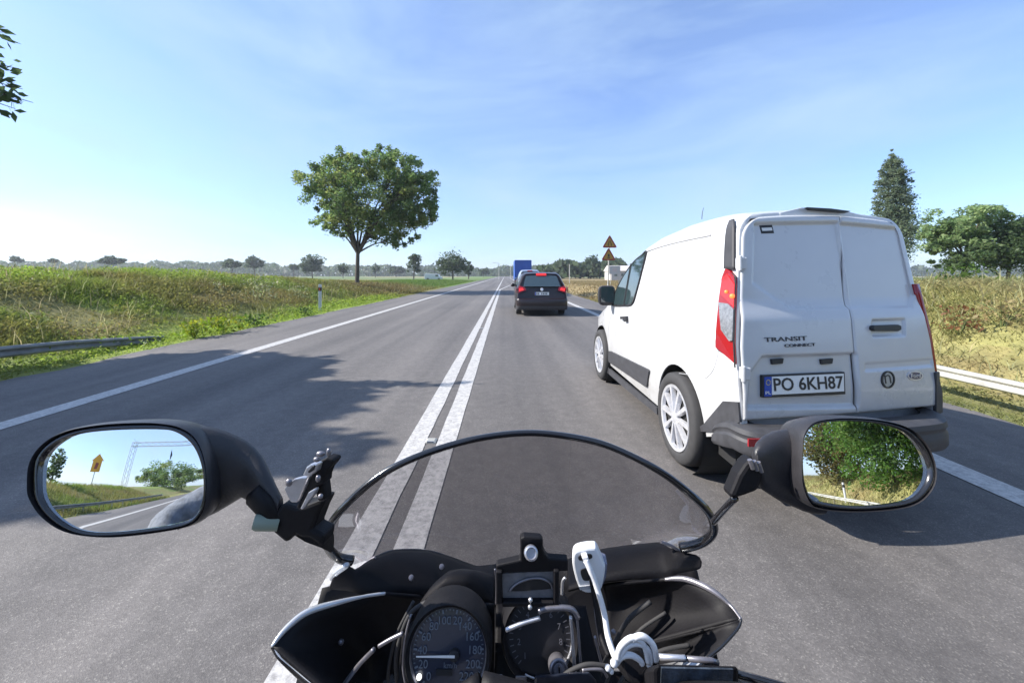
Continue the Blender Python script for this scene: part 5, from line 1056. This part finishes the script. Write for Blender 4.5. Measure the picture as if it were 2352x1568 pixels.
arm('mirror_stem', [(1580, 540, 600), (1650, 480, 650), (1720, 560, 690), (1800, 620, 740), (1880, 650, 780), (1960, 700, 830), (2060, 765, 870), (2120, 800, 900)], q3, [.49, .485, .48, .485, .50, .52, .56, .60], shL, M_COWL, .6)
arm('mirror_housing', [(1060, 160, 960), (990, 190, 958), (900, 240, 935), (800, 258, 892), (700, 276, 850), (620, 315, 800), (560, 365, 760), (520, 425, 640), (508, 470, 560)], q4, [.512, .515, .52, .52, .515, .51, .505, .50, .50], shR, M_BLACKP, .42)
bt = pts(q4, [(502, 500), (540, 545), (585, 600), (600, 655), (575, 730), (545, 792), (430, 835), (312, 872), (308, 818), (345, 735), (380, 650), (440, 560)], .492); obj('mirror_boot', MB().prism(bt, (.004, .028, -.004)), M_COWL, shR, bevel=.007)
for k in range(3):
    a, b = pts(q4, [(470+k*38, 512+k*10), (500+k*38, 592+k*14)], .489); obj('boot_rib', MB().tube([a, b], .0028, 8), M_GREYM, shR)
obj('mirror_stem', MB().tube(catmull(pts(q4, [(340, 850), (250, 945), (150, 1062)], [.50, .53, .57]), 12), .0046, 10), M_GLOSS, shR, sm=179)
# phone holder on the left bar
ph = thing('phone_holder', 'empty metal phone holder with silver clamp plates next to the left mirror stem', 'phone holder', P(*q7(560, 900), .47))
blk = [(300, 930), (400, 800), (540, 850), (640, 830), (790, 770), (870, 762), (800, 900), (752, 1030), (725, 1085), (860, 1150), (832, 1290), (760, 1230), (690, 1185), (610, 1182), (545, 1150), (500, 1180), (440, 1240), (280, 1110)]
obj('clamp_block', MB().prism(pts(q7, blk, .478), (.002, .03, -.004)), M_COWL, ph, bevel=.004)
obj('clamp_plate', MB().prism(pts(q7, [(412, 640), (450, 590), (520, 535), (600, 512), (680, 508), (560, 792), (490, 790), (455, 735)], .462), (.004, .006, 0)), M_CHROME, ph, bevel=.0015)
obj('clamp_arm', MB().prism(pts(q7, [(612, 500), (655, 405), (715, 362), (792, 365), (765, 450), (685, 512)], .458), (.004, .008, 0)), M_CHROME, ph, bevel=.002)
obj('clamp_slot', MB().prism(pts(q7, [(672, 455), (735, 385), (757, 392), (742, 440), (690, 472)], .456), (0, .003, 0)), M_INK, ph, bevel=.0008)
obj('jaw', MB().prism(pts(q7, [(800, 345), (880, 305), (945, 318), (965, 345), (930, 395), (890, 440), (862, 520), (855, 585), (780, 620), (700, 700), (600, 870), (545, 850), (660, 640), (700, 520)], .464), (.004, .014, 0)), M_COWL, ph, bevel=.003)
obj('lever', MB().prism(pts(q7, [(590, 862), (640, 760), (680, 682), (745, 640), (766, 650), (745, 705), (690, 770), (620, 868)], .458), (.002, .006, 0)), M_CHROME, ph, bevel=.0015)
obj('lower_jaw', MB().prism(pts(q7, [(770, 600), (850, 560), (866, 700), (872, 765), (790, 790), (760, 700)], .470), (.004, .012, 0)), M_COWL, ph, bevel=.003)
for x, y, a_, b_ in ((472, 572, .0058, .0062), (818, 258, .0075, .0045), (778, 318, .006, .0042), (908, 240, .0042, .0068), (792, 525, .0042, .006), (818, 720, .004, .004)): obj('screw', MB().sphere(P(*q7(x, y), .457), .72, 10, 6, (a_, .004, b_)), M_GREYM, ph, sm=90)
obj('knob', MB().lathe([(0, .016), (.008, .016), (.010, .012), (.010, -.012)], P(*q7(250, 1000), .48), (-.8, -.3, .2), 18), mat('grey_green_rubber', (.20, .24, .19), .6), ph, sm=40)
# the rest of the machine, below the picture
pt_ = lambda y0, y1, z0, z1: None
def front(name, m, mt, par=moto, sm=40, bevel=0): return obj(name, m, mt, par, sm=sm, bevel=bevel)
def mwheel(y, r, w):
    c = Vector((.05, y, r)); wl = obj('wheel', MB().lathe([(.03, -.07), (.06, -.06), (.06, .06), (.03, .07)], c, (1, 0, 0), 20), M_GREYM, moto, loc=c)
    obj('tyre', MB().lathe([(r-.09, -w*.45), (r-.04, -w*.5), (r-.01, -w*.28), (r, 0), (r-.01, w*.28), (r-.04, w*.5), (r-.09, w*.45)], c, (1, 0, 0), 40, close=True), M_RUBBER, wl, sm=50, loc=c)
    m = MB(); m.lathe([(r-.10, -w*.42), (r-.08, -w*.42), (r-.10, 0), (r-.08, w*.42), (r-.10, w*.42), (r-.12, 0)], c, (1, 0, 0), 36, close=True)
    for k in range(6):
        an = k*math.pi/3; d = Vector((0, math.cos(an), math.sin(an))); m.tube([c+d*.05, c+d*(r-.11)], .016, 8)
    obj('rim', m, M_GREYM, wl, sm=50, loc=c)
mwheel(.92, .31, .13); mwheel(-.62, .31, .17)
for s in (-1, 1): front('fork', MB().tube([(.05+s*.10, .92, .31), (.05+s*.10, .60, .86)], .027, 12), M_CHROME)
m = MB(); m.grid([[Vector((.05+.085*math.cos(t_), .92+.335*math.cos(q), .31+.335*math.sin(q)+.02*math.sin(t_))) for t_ in np.linspace(0, math.pi, 9)] for q in np.linspace(.5, 2.2, 14)]); solid(front('front_mudguard', m, M_SILVER), .004, 0)
m = MB(); m.loft([[Vector((.05+w*math.cos(t_), y, z+h*math.sin(t_))) for t_ in np.linspace(0, 2*math.pi, 20, endpoint=False)] for y, z, w, h in ((.27, .86, .06, .06), (.22, .86, .14, .10), (.05, .87, .19, .13), (-.15, .84, .17, .12), (-.30, .80, .10, .08))]); front('fuel_tank', m, M_COWL)
m = MB(); m.loft([[Vector((.05+w*math.cos(t_), y, z+h*math.sin(t_))) for t_ in np.linspace(0, 2*math.pi, 20, endpoint=False)] for y, z, w, h in ((-.24, .78, .08, .05), (-.35, .78, .16, .06), (-.6, .80, .17, .06), (-.9, .86, .14, .06), (-1.02, .88, .08, .04))]); front('seat', m, M_RUBBER)
m = MB(); m.box((.05, .15, .45), (.34, .55, .42)); m.box((.05, -.2, .38), (.28, .3, .3)); front('engine', m, M_GREYM, bevel=.04)
m = MB(); m.tube([(.05, .5, .85), (.05, .2, .70), (.05, -.25, .68), (.05, -.9, .80)], .03, 10); m.tube([(.05, .45, .75), (.05, .38, .35), (.05, -.25, .28)], .028, 10); m.tube([(.05, -.2, .35), (.05-.12, -.62, .31)], .025, 8); m.tube([(.05, -.2, .35), (.05+.12, -.62, .31)], .025, 8); front('frame', m, M_GREYM)
m = MB(); m.tube(catmull([(.18, .35, .4), (.22, .1, .2), (.24, -.4, .25), (.27, -.9, .38)], 14), [.025]*5+[.05]*9, 12); front('exhaust', m, M_CHROME)
m = MB(); m.loft([[Vector((.05+w*math.cos(t_), y, z+h*math.sin(t_))) for t_ in np.linspace(0, 2*math.pi, 24, endpoint=False)] for y, z, w, h in ((.76, .66, .20, .10), (.84, .66, .18, .11), (.92, .67, .10, .08))]); nf = front('nose_fairing', m, M_SILVER)
obj('headlight', MB().sphere((.05, .91, .67), .09, 14, 8, (1, .4, .7)), M_CLEAR, nf, sm=90)

# ------------------------------------------------------------------ the rider, seen only in the mirrors
def rider():
    t = thing('person', 'rider in a grey textile jacket and black helmet, holding the handlebar', 'person', (.03, -.35, 0))
    bm = bmesh.new(); lay = bm.verts.layers.skin.verify(); J = {}
    def v(k, co, r, root=False):
        x = bm.verts.new(co); x[lay].radius = (r, r) if not isinstance(r, tuple) else r; x[lay].use_root = root; J[k] = x; return x
    def e(*ks):
        for a, b in zip(ks, ks[1:]): bm.edges.new((J[a], J[b]))
    v('pel', (.03, -.42, .90), (.17, .13), True); v('belly', (.03, -.40, 1.05), (.16, .12)); v('chest', (.03, -.34, 1.24), (.18, .13)); v('upc', (.03, -.30, 1.36), (.14, .10)); v('neck', (.03, -.25, 1.46), .06); v('skull', (.03, -.22, 1.56), .075)
    e('pel', 'belly', 'chest', 'upc', 'neck', 'skull')
    for s, n in ((-1, 'L'), (1, 'R')):
        v('sh'+n, (.03+s*.20, -.29, 1.37), .075); v('el'+n, (.03+s*.56, -.10, 1.19), .060); v('wr'+n, (.03+s*.375, .205, .985), .036); v('pm'+n, (.03+s*.372, .265, .968), .040)
        e('upc', 'sh'+n, 'el'+n, 'wr'+n, 'pm'+n)
        for k in range(4):
            x = .03+s*(.335+.024*k); ln = (.9, 1, .97, .8)[k]; v(f'f{k}a{n}', (x, .30, .972), .011); v(f'f{k}b{n}', (x, .30+.035*ln, .958), .010); v(f'f{k}c{n}', (x, .325+.01*ln, .93), .009); e('pm'+n, f'f{k}a{n}', f'f{k}b{n}', f'f{k}c{n}')
        v('ta'+n, (.03+s*.33, .25, .955), .013); v('tb'+n, (.03+s*.31, .285, .935), .011); e('pm'+n, 'ta'+n, 'tb'+n)
        v('hip'+n, (.03+s*.11, -.38, .86), .095); v('kn'+n, (.03+s*.24, .02, .74), .068); v('an'+n, (.03+s*.23, -.18, .33), .045); v('toe'+n, (.03+s*.23, -.02, .26), .04); e('pel', 'hip'+n, 'kn'+n, 'an'+n, 'toe'+n)
    me = bpy.data.meshes.new('body'); bm.to_mesh(me); bm.free(); o = bpy.data.objects.new('body', me); link(o, None)
    o.modifiers.new('skin', 'SKIN'); sb = o.modifiers.new('sub', 'SUBSURF'); sb.levels = sb.render_levels = 2
    bpy.context.view_layer.update(); nm = bpy.data.meshes.new_from_object(o.evaluated_get(bpy.context.evaluated_depsgraph_get())); o.modifiers.clear(); o.data = nm; nm.name = 'body'; smooth(nm, 179)
    w0 = Vector((.03, -.35, 0)); nm.transform(Matrix.Translation(-w0)); o.parent = t; WLOC[o.name] = w0
    nm.materials.clear(); nm.materials.append(mat('jacket_grey', (.13, .14, .16), .85, noise=(26, .5), bump=(22, 1.0))); nm.materials.append(mat('trousers_black', (.03, .03, .035), .8)); nm.materials.append(mat('glove_black', (.02, .02, .022), .6))
    for p in nm.polygons: c_ = p.center+w0; p.material_index = 1 if c_.z < .93 and c_.y < .16 else (2 if c_.y > .19 else 0)
    hc = Vector((.0, -.20, 1.60)); hm = obj('helmet', MB().sphere(hc, .145, 28, 18, (.93, 1.12, 1.0)), mat('helmet_black', (.03, .03, .034),     .65), t, sm=179)
    m = MB(); m.grid([[hc+Vector((.138*math.cos(a_)*math.cos(b_), .166*math.sin(a_)*math.cos(b_), .15*math.sin(b_))) for a_ in np.linspace(.5, math.pi-.5, 16)] for b_ in np.linspace(-.25, .35, 6)]); obj('visor', m, mat('helmet_black', (.03, .03, .034)), hm, sm=179)
    return t
rider()

# ------------------------------------------------------------------ what the mirrors show, behind us
def back(d, dist): v = Vector(d); v.normalize(); return v*dist
def bush(name, label, c, rx, ry, rz, n, size, tones, cat='shrub'):
    b = Vector((c[0], c[1], float(ground_z(c[0], c[1])))); c = Vector((c[0], c[1], b.z+rz*.9))
    return tree(name, label, b, [(tuple(c), (rx, ry, rz)), (tuple(c+Vector((-rx*.5, ry*.3, -rz*.2))), (rx*.6, ry*.6, rz*.7)), (tuple(c+Vector((rx*.5, -ry*.3, -rz*.15))), (rx*.6, ry*.6, rz*.7))], n, size, tones, .08, None, limbs=5, clumps=90, cat=cat, spread=.42, shell=.4)
T_FRESH = [(.10, .20, .03), (.07, .15, .025), (.13, .22, .05), (.05, .10, .025)]
bush('roadside_bush', 'large fresh green bush filling the right mirror behind the guardrail', (8.9, -10.5), 3.0, 3.8, 2.9, 20000, .10, T_FRESH)
bush('roadside_bush', 'brownish green bush left of the fresh one in the right mirror', (9.8, -18.0), 3.0, 3.2, 2.9, 8000, .15, [(.14, .12, .04), (.10, .11, .035), (.16, .15, .05)])
bush('roadside_bush', 'bushy green mass at the inner side of the left mirror', (-14, -60), 7.5, 8, 3.2, 14000, .2, T_OAK)
bush('roadside_bush', 'thin young tree standing left of the yellow sign in the left mirror', (-16, -20), .7, .7, 1.6, 1500, .12, T_DARK)
bush('roadside_bush', 'dark tree at the outer edge of the left mirror', (-14.5, -13), 1.1, 1.1, 2.4, 2600, .14, T_DARK)
t = thing('arrow_sign', 'house-shaped yellow sign on a pole reflected in the left mirror', 'road sign', (-14.5, -25, 1.2))
m = MB(); sx, sy, sz = -14.5, -25, 3.9; m.prism([Vector((sx+x, sy, sz+z)) for x, z in ((-.55, -.9), (.55, -.9), (.55, .25), (.75, .25), (0, 1.0), (-.75, .25), (-.55, .25))], (0, -.04, 0)); obj('plate', m, mat('sign_orange', (.75, .36, .03), .5), t)
m = MB(); m.prism([Vector((sx+x, sy+.01, sz+z)) for x, z in ((-.2, -.6), (.15, -.6), (.25, 0), (-.1, .1))], (0, -.006, 0)); obj('print', m, mat('sign_red', (.33, .035, .03), .5), t)
obj('pole', MB().tube([(sx, sy-.06, .6), (sx, sy-.06, sz+.5)], .05, 10), M_STEEL, t)
t = thing('gantry', 'thin grey lattice gantry spanning the road, reflected in the left mirror', 'gantry', (-15.2, -36, 1))
m = MB()
for dx in (-.35, .35):
    for dy in (-.3, .3): m.tube([(-15.2+dx, -36+dy, .2), (-15.2+dx, -36+dy, 8.2)], .035, 6)
for k in range(9): z = .8+k*.9; m.tube([(-15.55, -36.3, z), (-14.85, -36.3, z+.8)], .018, 5); m.tube([(-15.55, -35.7, z+.8), (-14.85, -35.7, z)], .018, 5)
obj('upright', m, M_STEEL, t); m = MB()
for dz in (7.6, 8.2):
    for dy in (-.3, .3): m.tube([(-15.6, -36+dy, dz), (9.5, -36+dy, dz)], .035, 6)
for k in range(25): m.tube([(-15.5+k, -36.3, 7.6), (-14.5+k, -36.3, 8.2)], .018, 5); m.tube([(-15.5+k, -35.7, 8.2), (-14.5+k, -35.7, 7.6)], .018, 5)
obj('beam', m, M_STEEL, t); obj('upright', MB().tube([(9.2, -36, .2), (9.2, -36, 8.2)], .14, 8), M_STEEL, t)
t = thing('marker_post', 'white marker post behind the guardrail in the right mirror', 'marker post', (7.3, -13.5, 0)); obj('body', MB().tube([(7.3, -13.5, -.2), (7.3, -13.5, 1.0)], .08, 10), M_WHITE, t); obj('band', MB().tube([(7.3, -13.5, .7), (7.3, -13.5, .86)], .083, 10), M_INK, t)

bush('roadside_bush', 'pale green bush at the outer edge of the right mirror', (9.8, -6.6), 1.9, 1.8, 1.9, 5000, .13, [(.15, .20, .10), (.12, .17, .07), (.2, .24, .14)])

# ------------------------------------------------------------------ the air
hm_ = bpy.data.materials.new('haze_air'); hm_.use_nodes = True; t_ = hm_.node_tree; t_.nodes.remove(t_.nodes['Principled BSDF'])
pv = t_.nodes.new('ShaderNodeVolumePrincipled'); pv.inputs['Color'].default_value = (.86, .92, 1, 1); pv.inputs['Density'].default_value = .0004; pv.inputs['Anisotropy'].default_value = .2
t_.links.new(pv.outputs['Volume'], t_.nodes['Material Output'].inputs['Volume'])
hz = obj('haze', MB().box((0, 1000, 14), (5200, 3200, 34)), hm_); hz['kind'] = 'stuff'
